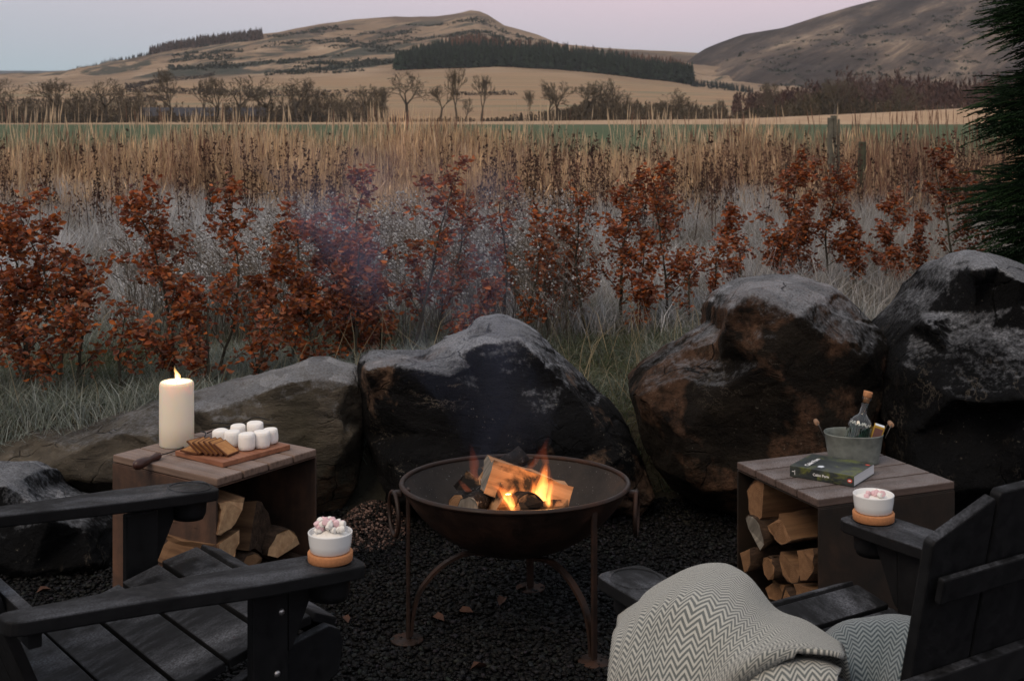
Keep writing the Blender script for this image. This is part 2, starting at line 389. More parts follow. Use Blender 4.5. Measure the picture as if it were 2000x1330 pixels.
# brown birch wood to the right and thickets behind the field
def thicket(name, label, x0, x1, d0, d1, hh, cols, n, zf, tw=0.09, kind='stuff', cat='wood'):
    parts = []
    X = rng.uniform(x0, x1, n); D = rng.uniform(d0, d1, n); X = (X - 1000) / FPX * D
    H = rng.uniform(hh * 0.55, hh, n) * (0.75 + 0.25 * np.sin(X / 17.0) + 0.12 * np.sin(X / 5.1)) * np.clip(0.35 + 0.65 * (X / D * FPX + 1000 - x0) / 170, .35, 1)
    Z = np.array([zf(a, b) for a, b in zip(X, D)])
    base = np.array([cols[i] for i in rng.integers(0, len(cols), n)])
    # trunk
    w = 0.10 + 0.012 * H
    B = np.stack([X, D, Z], 1); A = rng.uniform(0, 6.28, n); sd = np.stack([np.cos(A) * w, np.sin(A) * w, 0 * w], 1)
    q = np.stack([B - sd, B + sd, B + np.stack([rng.normal(0, .4, n), rng.normal(0, .4, n), H], 1)], 1).reshape(-1, 3)
    parts.append((q, np.arange(n * 3).reshape(-1, 3), np.repeat(base * rng.uniform(0.8, 1.9, (n, 1)), 3, axis=0)))
    # twigs fanning up
    k = 26; m = n * k
    Bt = np.repeat(B, k, 0); Ht = np.repeat(H, k); f = rng.uniform(0.15, 0.9, m)
    r = Ht * 0.20 * np.sin(np.clip(f * 1.1 + .1, 0, 1) * math.pi) ** .6
    a = rng.uniform(0, 6.28, m); rr = r * np.sqrt(rng.uniform(0, 1, m))
    p0 = Bt + np.stack([np.cos(a) * rr, np.sin(a) * rr, Ht * f], 1)
    L = Ht * rng.uniform(0.08, 0.2, m)
    dr = np.stack([np.cos(a) * .5 + rng.normal(0, .25, m), np.sin(a) * .5 + rng.normal(0, .25, m), np.full(m, 0.85)], 1) * L[:, None]
    sd = np.stack([-np.sin(a), np.cos(a) * .4, 0 * a], 1) * (tw * rng.uniform(.6, 1.6, m))[:, None]
    q = np.stack([p0 - sd, p0 + sd, p0 + dr], 1).reshape(-1, 3)
    parts.append((q, np.arange(m * 3).reshape(-1, 3), np.repeat(np.repeat(base, k, 0) * rng.uniform(.6, 1.4, (m, 1)), 3, axis=0)))
    V, F, c = merge(parts)
    return tag(link(name, mesh_np(name, V, F, c), M_veg), label, cat, kind=kind)
Tm = lambda X, D: max(T(X, D), T2(X, D) if (D > 1150 and X > 60) else -99, 0.3)
thicket('birch_wood', 'reddish brown bare wood filling the foot of the right hill', 1430, 2250, 620, 900, 22, [(0.075, 0.040, 0.034), (0.060, 0.036, 0.032), (0.09, 0.055, 0.042)], 1500, lambda X, D: 0.3 + (D - 620) * 0.06, 0.5)
thicket('olive_scrub', 'olive brown bare scrub in front of the birch wood', 1390, 2250, 520, 600, 15, [(0.085, 0.068, 0.042), (0.065, 0.055, 0.04), (0.10, 0.075, 0.05)], 1000, lambda X, D: 0.3, 0.34)
thicket('grey_thicket', 'grey brown bare thicket right of centre behind the field', 1060, 1420, 520, 640, 17, [(0.12, 0.095, 0.066), (0.095, 0.078, 0.056)], 900, lambda X, D: 0.3, 0.30)
thicket('field_edge_scrub', 'low brown scrub along the far edge of the field', -150, 1060, 505, 540, 5.5, [(0.075, 0.062, 0.045), (0.06, 0.052, 0.042)], 900, lambda X, D: 0.3, 0.30)
thicket('left_scrub', 'brown scrub between the bare trees on the left', -150, 760, 520, 600, 15, [(0.12, 0.095, 0.066), (0.10, 0.08, 0.058)], 950, lambda X, D: 0.3, 0.24)

# strip of pale stubble beyond the green field
t = NT('stubble'); co = t.coord(); M_stub = t.fin(t.ramp(t.noise(co, 0.2, 6), [(0.3, (0.33, 0.22, 0.135)), (0.7, (0.43, 0.30, 0.19))]), 0.95)
def strip_z(X, Y):
    p = 1000 + X / 500 * FPX
    top = float(np.interp(p, [-800, 0, 900, 1450, 1700, 1920, 2200], [0.5, 0.6, 1.2, 2.4, 4.6, 6.8, 7.5]))
    return 0.32 + (top - 0.3) * sstep(470, 505, Y) - 2.0 * sstep(505, 520, Y)
grid('stubble_strip', list(np.linspace(-420, 330, 76)), [470, 475, 480, 486, 492, 498, 505, 512, 520], strip_z, M_stub)

# hedgerows over the fields
def hedge(pts, hgt, label):
    P = []
    W_ = [hit(*p) for p in pts]
    for a, b in zip(W_, W_[1:]):
        n = int((b - a).length / 1.1) + 1
        for i in range(n):
            q = a.lerp(b, (i + random.random()) / n); hs = hgt * (0.6 + 0.5 * abs(n3(q.x / 9, q.y / 9, 6)))
            for _ in range(8): P.append((q.x + random.gauss(0, .9), q.y + random.gauss(0, .9), T(q.x, q.y) + random.random() * hs * 1.5))
    P = np.array(P); V, F, c = shards(len(P), P, rng.uniform(.7, 1.5, len(P)), (0.042, 0.034, 0.030), .35)
    tag(link('hedgerow', mesh_np('hedgerow', V, F, c), M_veg), label, 'hedge', 'hedgerows across the fields', 'stuff')
hedge([(245, 174), (330, 160), (420, 148)], 4, 'dark hedgerow slanting up the slope to the left of the hill')
hedge([(248, 181), (350, 184), (470, 188), (560, 190), (740, 190)], 5, 'long dark hedgerow across the middle of the tan fields')
hedge([(10, 206), (120, 205), (250, 202), (330, 196)], 4, 'short dark hedgerow low on the far left field')
hedge([(540, 222), (640, 218), (730, 214)], 4, 'dark hedgerow low behind the central bare trees')
hedge([(880, 188), (940, 187), (1010, 187)], 2.4, 'thin dark hedgerow on the tan slope right of centre')

# bare trees one by one
M_bark = plain('tree_bark', (0.060, 0.050, 0.038), 0.9, 0.3, 2, 0.1)
def make_tree(seed, spread=1.0, depth=6, up=0.25):
    rd = random.Random(seed); trunk = []; twig = []
    def grow(p, d, L, r, lev):
        n = 3 if lev < 2 else 2; q = p; rr = r
        for i in range(n):
            d2 = (d + Vector((rd.gauss(0, .12), rd.gauss(0, .12), rd.gauss(0, .08)))).normalized()
            e2 = q + d2 * L / n; r2 = rr * 0.86
            (trunk if lev < 2 else twig).append((q, e2, rr, r2)); q = e2; rr = r2; d = d2
            if lev >= 1 and lev < depth and rd.random() < .55:
                ax = d.orthogonal().normalized(); ax.rotate(Matrix.Rotation(rd.uniform(0, 6.28), 3, d))
                nd = (d * 0.8 + ax * rd.uniform(.5, .95) * spread + Vector((0, 0, up))).normalized(); grow(q, nd, L * rd.uniform(.55, .8), rr * .55, lev + 1)
        if lev < depth:
            for k in range(3 if lev < 2 else 2):
                ax = d.orthogonal().normalized(); ax.rotate(Matrix.Rotation(k * 2.1 + rd.uniform(0, 1.5), 3, d))
                nd = (d * 0.85 + ax * rd.uniform(.35, .75) * spread + Vector((0, 0, up * .5))).normalized(); grow(q, nd, L * rd.uniform(.62, .82), rr * .68, lev + 1)
    grow(Vector((0, 0, 0)), Vector((0, 0, 1)), 0.15, 0.021, 0)
    def build(name, segs, minr):
        V, F = [], []
        for a, b, r0, r1 in segs:
            r0 = max(r0, minr); r1 = max(r1, minr * .7)
            d = (b - a); u = d.orthogonal().normalized(); v = d.normalized().cross(u); o = len(V)
            for c_, r_ in ((a, r0), (b, r1)):
                for k in range(3): V.append(c_ + (u * math.cos(k * 2.094) + v * math.sin(k * 2.094)) * r_)
            for k in range(3): F.append((o + k, o + (k + 1) % 3, o + 3 + (k + 1) % 3, o + 3 + k))
        top = max(v.z for v in V)
        return V, F, top
    V1, F1, _ = build('trunk', trunk, .003); V2, F2, top = build('twig', twig, .0021)
    s = 1 / top
    a = bpy.data.meshes.new('trunk'); a.from_pydata([v * s for v in V1], [], F1); a.materials.append(M_bark)
    b = bpy.data.meshes.new('crown'); b.from_pydata([v * s for v in V2], [], F2); b.materials.append(M_twig)
    return a, b
M_twig = plain('tree_twigs', (0.088, 0.072, 0.050), 0.9, 0.3, 1, 0.0)
PROTO = [make_tree(s, sp, 5, u) for s, sp, u in ((3, 1.15, .15), (11, .95, .28), (23, 1.3, .08), (31, .75, .36), (47, 1.2, .12), (59, 1.0, .2), (71, .85, .3), (83, 1.25, .1))]
TREES = [(20, 150, 2, 'broad bare tree at the far left edge of the tree line'),
         (125, 152, 0, 'dark round bare tree left of the long barn'), (205, 152, 2, 'wide bare tree in front of the barn roof'),
         (232, 165, 3, 'slim bare tree at the barn beside a wider one'), (340, 132, 1, 'tall bare tree with a reddish crown right of the barn'),
         (280, 172, 3, 'small dark bare tree between two taller ones near the barn'), (400, 152, 3, 'thin pale bare tree among the left thicket'),
         (428, 148, 1, 'thin upright bare tree left of the full olive one'), (470, 146, 0, 'full olive bare tree left of the leaning pair'),
         (528, 147, 2, 'leaning bare tree, left one of the forked pair'), (578, 147, 2, 'pale bare tree, right one of the forked pair'),
         (660, 178, 3, 'low bare tree in the gap left of centre'), (710, 162, 1, 'bare tree with a thin crown just left of the round oak'), (745, 168, 3, 'small bare tree close against the round oak'),
         (795, 138, 0, 'round crowned bare oak standing just left of centre'), (860, 162, 1, 'bushy low bare tree right of the round oak'),
         (893, 130, 3, 'tallest thin bare tree just left of centre'), (912, 190, 3, 'short bare tree under the two thin tall ones'), (940, 144, 3, 'thin bare tree with an open crown at centre'),
         (1030, 174, 3, 'small lone bare tree at the left end of the grey thicket'), (1066, 176, 1, 'small dark bare tree in the grey thicket'),
         (1092, 154, 1, 'upright bare tree rising from the grey thicket'), (1135, 158, 0, 'rounded bare tree in the middle of the grey thicket'), (1182, 152, 0, 'broad bare tree at the right of the grey thicket'),
         (1330, 170, 2, 'wide bare tree below the right end of the plantation'), (1520, 158, 1, 'olive bare tree before the reddish wood'), (1625, 150, 1, 'pale upright bare tree against the reddish wood'), (1760, 158, 0, 'round olive bare tree near the dark conifer')]
for i, (x, ty, k, lab) in enumerate(TREES):
    D = random.uniform(500, 540); X = (x - 1000) / FPX * D; z = 0.3
    h = EYE + (HZ - ty) / FPX * D - z
    o = thing('bare_tree', lab, 'tree', (X, D, z), random.uniform(0, 6.28), 'bare trees beyond the field')
    kk_ = (k, (5, 6, 7, 3)[k], (4, 5, 4, 6)[k])[i % 3]; wf = (1.0, .85, 1.05, .65)[k] * random.uniform(.9, 1.1)
    o.scale = (h * wf, h * wf, h)
    link('trunk', PROTO[kk_][0], None, o); link('crown', PROTO[kk_][1], None, o)

# farm barn half hidden by the trees
M_barnwall = plain('barn_stone', (0.16, 0.12, 0.09), 0.9, 0.3, 0.6, 0.2, 0.05)
M_slate = plain('barn_roof', (0.045, 0.045, 0.055), 0.7, 0.25, 0.5, 0.1, 0.05)
D = 545; bx = (395 - 1000) / FPX * D
barn = thing('barn', 'long low stone barn with dark slate roof behind the left trees', 'barn', (bx, D, 0.3))
bm = bmesh.new(); L2 = 27; pr = [(-4, 0), (4, 0), (4, 3.4), (0, 6.4), (-4, 3.4)]
va = [bm.verts.new((-L2, y, z)) for y, z in pr]; vb = [bm.verts.new((L2, y, z)) for y, z in pr]
bm.faces.new(va); bm.faces.new(vb)
for i in range(5): bm.faces.new((va[i], va[(i + 1) % 5], vb[(i + 1) % 5], vb[i]))
link('wall', bm_mesh('wall', bm), M_barnwall, barn)
for s in (-1, 1):
    bm = bmesh.new(); q = [(-L2 - .5, s * 4.5, 3.1), (L2 + .5, s * 4.5, 3.1), (L2 + .5, 0, 6.75), (-L2 - .5, 0, 6.75)]
    f = bm.faces.new([bm.verts.new(p) for p in q]); r = bmesh.ops.extrude_face_region(bm, geom=[f])
    bmesh.ops.translate(bm, vec=(0, 0, .25), verts=[g for g in r['geom'] if isinstance(g, bmesh.types.BMVert)])
    link('roof', bm_mesh('roof', bm), M_slate, barn)
M_dark = plain('dark_opening', (0.01, 0.01, 0.01), 0.9, 0.1)
for z0, y0 in ((1.2, -1.6), (1.2, 1.8)): link('door', bm_mesh('door', box_bm(.1, 1.6, 2.4, loc=(-L2 - .06, y0, z0))), M_dark, barn)
for i in range(4): link('window', bm_mesh('window', box_bm(1.2, .1, 1.1, loc=(-18 + i * 11, -4.06, 1.9))), M_dark, barn)

# ---------------------------------------------------------------- grasses
def blades(P, h, lean, w, col, tipcol=None, head=None):
    n = len(P); az = rng.uniform(0, 6.283, n); la = rng.uniform(0, 6.283, n)
    s = np.stack([np.cos(az), np.sin(az), 0 * az], 1) * (w / 2)[:, None]
    L = np.stack([np.cos(la) * lean, np.sin(la) * lean, 0 * la], 1)
    up = np.stack([0 * h, 0 * h, h], 1)
    m = P + up * 0.55 + L * 0.3; tp = P + up * np.sqrt(np.clip(1 - (lean / np.maximum(h, .01)) ** 2 * .3, .2, 1))[:, None] + L
    V = np.stack([P - s, P + s, m - s * .8, m + s * .8, tp], 1).reshape(-1, 3)
    b = (np.arange(n) * 5)[:, None]
    F = np.concatenate([b + [0, 1, 3], b + [0, 3, 2], b + [2, 3, 4]])
    tc_ = col if tipcol is None else tipcol
    Cc = np.stack([col, col, (col + tc_) / 2, (col + tc_) / 2, tc_], 1).reshape(-1, 3)
    parts = [(V, F, Cc)]
    if head is not None:                           # feathery seed head near the tip
        idx, hl, hw, hc = head
        q0 = tp[idx] - (tp - m)[idx] * .42; q1 = tp[idx] + (tp - m)[idx] * 0.05
        a2 = rng.uniform(0, 6.283, len(idx)); s2 = np.stack([np.cos(a2), np.sin(a2), 0 * a2], 1) * hw
        mid = (q0 + q1) / 2
        Vh = np.stack([q0, mid - s2, mid + s2, q1], 1).reshape(-1, 3); bb = (np.arange(len(idx)) * 4)[:, None]
        parts.append((Vh, np.concatenate([bb + [0, 2, 1], bb + [1, 2, 3]]), np.repeat(hc, 4, axis=0)))
    return merge(parts)
def zv(X, Y): return np.array([gz(a, b) for a, b in zip(X, Y)])
def pick(cols, n, var=0.2):
    c_ = np.array(cols)[rng.integers(0, len(cols), n)]; return c_ * (1 + var * rng.uniform(-1, 1, (n, 1)))
def fan(n, d0, d1, x0=-480, x1=2480, pw=1.0):
    D = d0 + (d1 - d0) * rng.uniform(0, 1, n) ** pw; X = (rng.uniform(x0, x1, n) - 1000) / FPX * D; return X, D
def nz(X, Y, s, z): return np.array([n3(a * s, b * s, z) for a, b in zip(X, Y)])
M_grass = leafmat('dry_grass', 0.85, 0.3, 0.1)
# tall straw
n = 200000; X, Y = fan(n, 14.6, 25.5); g = nz(X, Y, 0.55, 7); g2 = nz(X, Y, 0.18, 2)
right = np.clip((X / Y * FPX - 300) / 500, 0, 1)
keep = rng.uniform(-.75, .6, n) < g + .15; X, Y, g, g2, right = X[keep], Y[keep], g[keep], g2[keep], right[keep]; n = len(X)
h = (0.50 + 0.55 * rng.uniform(0, 1, n) ** 1.3 + 0.75 * g + .55 * g2) * (0.55 + 0.45 * np.clip((Y - 14.6) / 4, 0, 1)); h = np.clip(h, .2, 1.55)
straw = pick([(0.54, 0.375, 0.225), (0.62, 0.445, 0.27), (0.40, 0.27, 0.17), (0.47, 0.34, 0.235)], n); red = pick([(0.17, 0.085, 0.062), (0.25, 0.15, 0.105), (0.12, 0.062, 0.05)], n)
k = (rng.uniform(0, 1, n) < np.clip(0.18 + 0.5 * right + .9 * nz(X, Y, .8, 77), .03, .9))[:, None]; col = np.where(k, red, straw) * np.clip(1 + .8 * nz(X, Y, 1.6, 91), .45, 1.5)[:, None]
base = col * 0.9; P = np.stack([X, Y, zv(X, Y)], 1)
idx = np.nonzero(rng.uniform(0, 1, n) < .42)[0]
V, F, c = blades(P, h, np.abs(rng.normal(0, .17, n)), rng.uniform(.004, .0085, n), base, col * 1.05, (idx, 0, rng.uniform(.003, .008, (len(idx), 1)), col[idx] * 1.12))
tag(link('tall_grass', mesh_np('tall_grass', V, F, c), M_grass), 'tall straw coloured dead grass standing before the green field', 'grass', kind='stuff')
# a few taller wisps that break the skyline of the grass
n = 5700; X, Y = fan(n, 16.5, 22); g = nz(X, Y, 0.7, 17); keep = g > 0.12; X, Y = X[keep], Y[keep]; n = len(X)
right = np.clip((X / Y * FPX - 250) / 400, 0, 1)[:, None]
col = np.where(rng.uniform(0, 1, (n, 1)) < .1 + right * .8, pick([(0.20, 0.12, 0.085)], n), pick([(0.60, 0.46, 0.31)], n)); h = rng.uniform(1.1, 1.66, n)
V, F, c = blades(np.stack([X, Y, zv(X, Y)], 1), h, rng.uniform(.02, .2, n), rng.uniform(.004, .007, n), col, col, (np.arange(n), 0, rng.uniform(.004, .011, (n, 1)), col))
tag(link('grass_wisps', mesh_np('grass_wisps', V, F, c), M_grass), 'tallest wispy grass heads rising above the straw', 'grass', kind='stuff')
# dark dock stalks with clotted seed heads
n = 1760; X, Y = fan(n, 12.5, 19.0); g = nz(X, Y, 0.5, 27); keep = g + rng.uniform(-.25, .25, n) > 0.02; X, Y = X[keep], Y[keep]; n = len(X)
H = rng.uniform(.6, 1.3, n); Z = zv(X, Y); parts = []
col = pick([(0.065, 0.038, 0.030), (0.10, 0.058, 0.045), (0.050, 0.032, 0.028)], n)
la = rng.uniform(0, 6.28, n); ln = rng.uniform(.02, .22, n); B = np.stack([X, Y, Z], 1); TP = B + np.stack([np.cos(la) * ln, np.sin(la) * ln, H], 1)
for a in (0.4, 1.9):
    sd = np.array([math.cos(a), math.sin(a), 0]) * .007
    q = np.stack([B - sd, B + sd, TP], 1).reshape(-1, 3); parts.append((q, np.arange(n * 3).reshape(-1, 3), np.repeat(col, 3, 0)))
kk = 70; f = rng.uniform(.40, 1.0, (n, kk)); P = (B[:, None] + (TP - B)[:, None] * f[..., None]).reshape(-1, 3)
off = rng.normal(0, 1, P.shape) * np.repeat((.055 * (1.12 - f)).ravel()[:, None], 3, 1); off[:, 2] = np.abs(off[:, 2]) * 1.2
V, F, c = shards(len(P), P + off, rng.uniform(.010, .024, len(P)), np.repeat(col, kk, 0), .35, 0, .6); parts.append((V, F, c))
V, F, c = merge(parts); tag(link('dock_stalks', mesh_np('dock_stalks', V, F, c), M_grass), 'dark brown dried dock stalks standing in the pale grass', 'weeds', kind='stuff')
# frosted tangle between the hedge and the tall grass
n = 162000; X, Y = fan(n, 8.0, 17.5, pw=.9); g = nz(X, Y, .8, 33); gh = nz(X, Y, 2.6, 35); h = np.clip(.12 + .16 * rng.uniform(0, 1, n) + .20 * g + .22 * gh + .035 * (Y - 8), .04, .85)
fr = np.clip(gh * 1.3 + g * .6 + .60 - .05 * np.clip(Y - 11, 0, 6) + .4 * rng.uniform(-1, 1, n), 0, 1)[:, None]; right = np.clip((X / Y * FPX - 350) / 450, 0, 1)[:, None]
fr = fr * (1 - .45 * right)
col = pick([(0.15, 0.125, 0.085), (0.22, 0.175, 0.12), (0.085, 0.09, 0.055), (0.09, 0.065, 0.045)], n) * (1 - fr) + pick([(0.50, 0.51, 0.53), (0.66, 0.67, 0.69), (0.38, 0.37, 0.36)], n) * fr
V, F, c = blades(np.stack([X, Y, zv(X, Y)], 1), h, rng.uniform(.06, .36, n), rng.uniform(.003, .007, n), col * .8, col * 1.15)
tag(link('frosted_grass', mesh_np('frosted_grass', V, F, c), M_grass), 'tangled frosted grass behind the copper leaved saplings', 'grass', kind='stuff')
# grey frosted weeds with round seed heads
n = 2300; X, Y = fan(n, 7.6, 11.5, 250, 1120); g = nz(X, Y, .6, 51); keep = g > -.25; X, Y = X[keep], Y[keep]; n = len(X)
H = rng.uniform(.38, .80, n); B = np.stack([X, Y, zv(X, Y)], 1); la = rng.uniform(0, 6.28, n); ln = rng.uniform(.03, .3, n)
TP = B + np.stack([np.cos(la) * ln, np.sin(la) * ln, H], 1); col = pick([(0.14, 0.12, 0.10), (0.19, 0.17, 0.15), (0.10, 0.085, 0.07)], n); parts = []
for a in (0.2, 1.8):
    sd = np.array([math.cos(a), math.sin(a), 0]) * .003
    parts.append((np.stack([B - sd, B + sd, TP], 1).reshape(-1, 3), np.arange(n * 3).reshape(-1, 3), np.repeat(col, 3, 0)))
kk = 5; f = rng.uniform(.45, .95, (n, kk)); Q0 = (B[:, None] + (TP - B)[:, None] * f[..., None]).reshape(-1, 3); a = rng.uniform(0, 6.28, len(Q0)); ll = rng.uniform(.05, .16, len(Q0))
Q1 = Q0 + np.stack([np.cos(a) * ll, np.sin(a) * ll, ll * rng.uniform(.3, 1.1, len(Q0))], 1); cc = np.repeat(col, kk, 0)
sd = np.array([.0022, .001, .0022]); parts.append((np.stack([Q0 - sd, Q0 + sd, Q1], 1).reshape(-1, 3), np.arange(len(Q0) * 3).reshape(-1, 3), np.repeat(cc, 3, 0)))
octv = np.array([(1, 0, 0), (-1, 0, 0), (0, 1, 0), (0, -1, 0), (0, 0, 1), (0, 0, -1)], float); octf = np.array([(0, 2, 4), (2, 1, 4), (1, 3, 4), (3, 0, 4), (2, 0, 5), (1, 2, 5), (3, 1, 5), (0, 3, 5)])
H2 = np.concatenate([TP, Q1]); r_ = rng.uniform(.005, .010, len(H2)); V = (H2[:, None] + octv[None] * r_[:, None, None]).reshape(-1, 3); F = (np.arange(len(H2))[:, None, None] * 6 + octf[None]).reshape(-1, 3)
parts.append((V, F, np.repeat(pick([(0.58, 0.58, 0.59), (0.42, 0.41, 0.41), (0.20, 0.17, 0.15)], len(H2)), 6, 0)))
V, F, c = merge(parts); tag(link('seedhead_weeds', mesh_np('seedhead_weeds', V, F, c), M_grass), 'grey frosted weeds with small round seed heads', 'weeds', kind='stuff')
# greener frosted grass on the bank behind the rocks
n = 108000; X, Y = fan(n, 5.75, 9.6, pw=.9); g = nz(X, Y, 1.1, 61); right = np.clip((X / Y * FPX - 420) / 200, 0, 1)
keep = rng.uniform(0, 1, n) > right * .75; X, Y, g = X[keep], Y[keep], g[keep]; n = len(X)
h = np.clip(.09 + .09 * rng.uniform(0, 1, n) + .12 * g, .03, .4); fr = np.clip(.34 + .9 * g + .3 * rng.uniform(-1, 1, n), 0, 1)[:, None]
col = pick([(0.050, 0.068, 0.034), (0.068, 0.088, 0.044), (0.12, 0.105, 0.06)], n) * (1 - fr) + pick([(0.42, 0.46, 0.44), (0.26, 0.30, 0.27)], n) * fr
V, F, c = blades(np.stack([X, Y, zv(X, Y)], 1), h, rng.uniform(.06, .24, n), rng.uniform(.003, .006, n), col * .85, col * 1.15)
tag(link('bank_grass', mesh_np('bank_grass', V, F, c), M_grass), 'short green frosted grass on the bank behind the rocks', 'grass', kind='stuff')
# long pale arching stems among the saplings
n = 420; X, Y = fan(n, 6.0, 8.6, -60, 1500); col = pick([(0.30, 0.25, 0.16), (0.22, 0.20, 0.13)], n)
V, F, c = blades(np.stack([X, Y, zv(X, Y)], 1), rng.uniform(.25, .6, n), rng.uniform(.1, .5, n), rng.uniform(.003, .005, n), col)
tag(link('arching_stems', mesh_np('arching_stems', V, F, c), M_grass), 'long pale grass stems arching among the saplings', 'grass', kind='stuff')

# ---------------------------------------------------------------- copper beech saplings
t = NT('beech_leaf'); c = t.attr(); t.fin(c, 0.6, None, 0.3)
tr = t.new('ShaderNodeBsdfTranslucent'); t.l.new(c, tr.inputs[0]); mx = t.new('ShaderNodeMixShader'); mx.inputs[0].default_value = .3
t.l.new(t.b.outputs[0], mx.inputs[1]); t.l.new(tr.outputs[0], mx.inputs[2]); t.l.new(mx.outputs[0], t.out.inputs[0]); M_beech = t.m
M_stem = plain('sapling_bark', (0.055, 0.050, 0.036), 0.85, 0.3, 40, 0.3, 0.002)
LEAF = np.array([(0, 0, 0), (.30, .24, .05), (.66, .25, .06), (1, 0, -.06), (.66, -.25, .06), (.30, -.24, .05), (.33, 0, -.03), (.68, 0, -.03)])
LEAFF = np.array([(0, 6, 1), (1, 6, 7), (1, 7, 2), (2, 7, 3), (0, 5, 6), (5, 4, 7), (5, 7, 6), (4, 3, 7)])
def sapling(x, D, top, seed, label, bushy=1.0, dark=0.0, wide=0.20, low=0.12):
    rd = random.Random(seed); X = (x - 1000) / FPX * D; z0 = gz(X, D); Hh = px(x, top, D).z - z0
    o = thing('beech_sapling', label, 'sapling', (X, D, z0), 0, 'copper beech saplings in the young hedge')
    stems = []; sites = []
    def stem(p, d, L, r, lev):
        n = max(3, int(L / .07)); q = p; pts = [q]; rs = [r]
        for i in range(n):
            d = (d + Vector((rd.gauss(0, .10), rd.gauss(0, .10), .05 if lev else .03))).normalized(); q = q + d * L / n; pts.append(q); rr = r * (1 - .75 * (i + 1) / n); rs.append(rr)
            f = q.z / Hh
            if lev == 0 and f > low and rd.random() < .98:
                for _ in range(2 if rd.random() < .45 * bushy else 1):
                    a = rd.uniform(0, 6.28); l2 = Hh * wide * rd.uniform(.5, 1.35) * (1.15 - .75 * f) + .04
                    stem(q, Vector((math.cos(a), math.sin(a), rd.uniform(.5, 1.5))).normalized(), l2, rr * .5, 1)
            if lev == 1 and rd.random() < .45 * bushy: stem(q, (d + Vector((rd.gauss(0, .7), rd.gauss(0, .7), rd.gauss(0, .4)))).normalized(), L * rd.uniform(.3, .6), rr * .6, 2)
            if lev >= 1:
                for _ in range(rd.choice((6, 7, 9, 11)) if bushy >= 1 else rd.choice((3, 5, 7))): sites.append((q + Vector((rd.gauss(0, .022), rd.gauss(0, .022), rd.gauss(0, .022))), d))
            elif f > .55: sites.append((q, d))
        stems.append((pts, rs))
    stem(Vector((0, 0, 0)), Vector((rd.gauss(0, .10), rd.gauss(0, .1), 1)).normalized(), Hh, .0095 + .003 * rd.random(), 0)
    V, F = [], []
    for pts, rs in stems:
        v, f = tube_data(pts, [max(.0016, q) for q in rs], 5, False); k = len(V); V += v; F += [tuple(a + k for a in q) for q in f]
    me = bpy.data.meshes.new('trunk'); me.from_pydata(V, [], F); me.materials.append(M_stem); link('trunk', me, None, o)
    LV, LF, LC = [], [], []
    for q, d in sites:
        L = rd.uniform(.022, .047); a = rd.uniform(0, 6.28)
        ax = (Vector((math.cos(a), math.sin(a), rd.uniform(-.7, .45)))).normalized(); nn = ax.orthogonal().normalized(); nn.rotate(Matrix.Rotation(rd.uniform(0, 6.28), 3, ax)); bb = ax.cross(nn)
        M3 = np.array([ax[:], bb[:], nn[:]]); curl = rd.uniform(.6, 2.2)
        lv = LEAF.copy(); lv[:, 2] *= curl * 1.6
        LV.append((lv * L) @ M3 + np.array(q[:])); LF.append(LEAFF + 8 * (len(LV) - 1))
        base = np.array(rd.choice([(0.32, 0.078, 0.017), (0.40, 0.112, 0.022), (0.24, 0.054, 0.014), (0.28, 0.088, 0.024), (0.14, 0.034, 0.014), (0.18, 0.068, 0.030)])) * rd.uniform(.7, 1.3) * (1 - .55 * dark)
        fro = rd.uniform(0, .30) if rd.random() < .6 else 0.0
        cc = np.tile(base, (8, 1)); cc[:6] = cc[:6] * (1 - fro) + np.array((0.42, 0.38, 0.38)) * fro; LC.append(cc)
    me = mesh_np('foliage', np.concatenate(LV), np.concatenate(LF), np.concatenate(LC)); f = link('foliage', me, M_beech, o); f['kind'] = 'stuff'
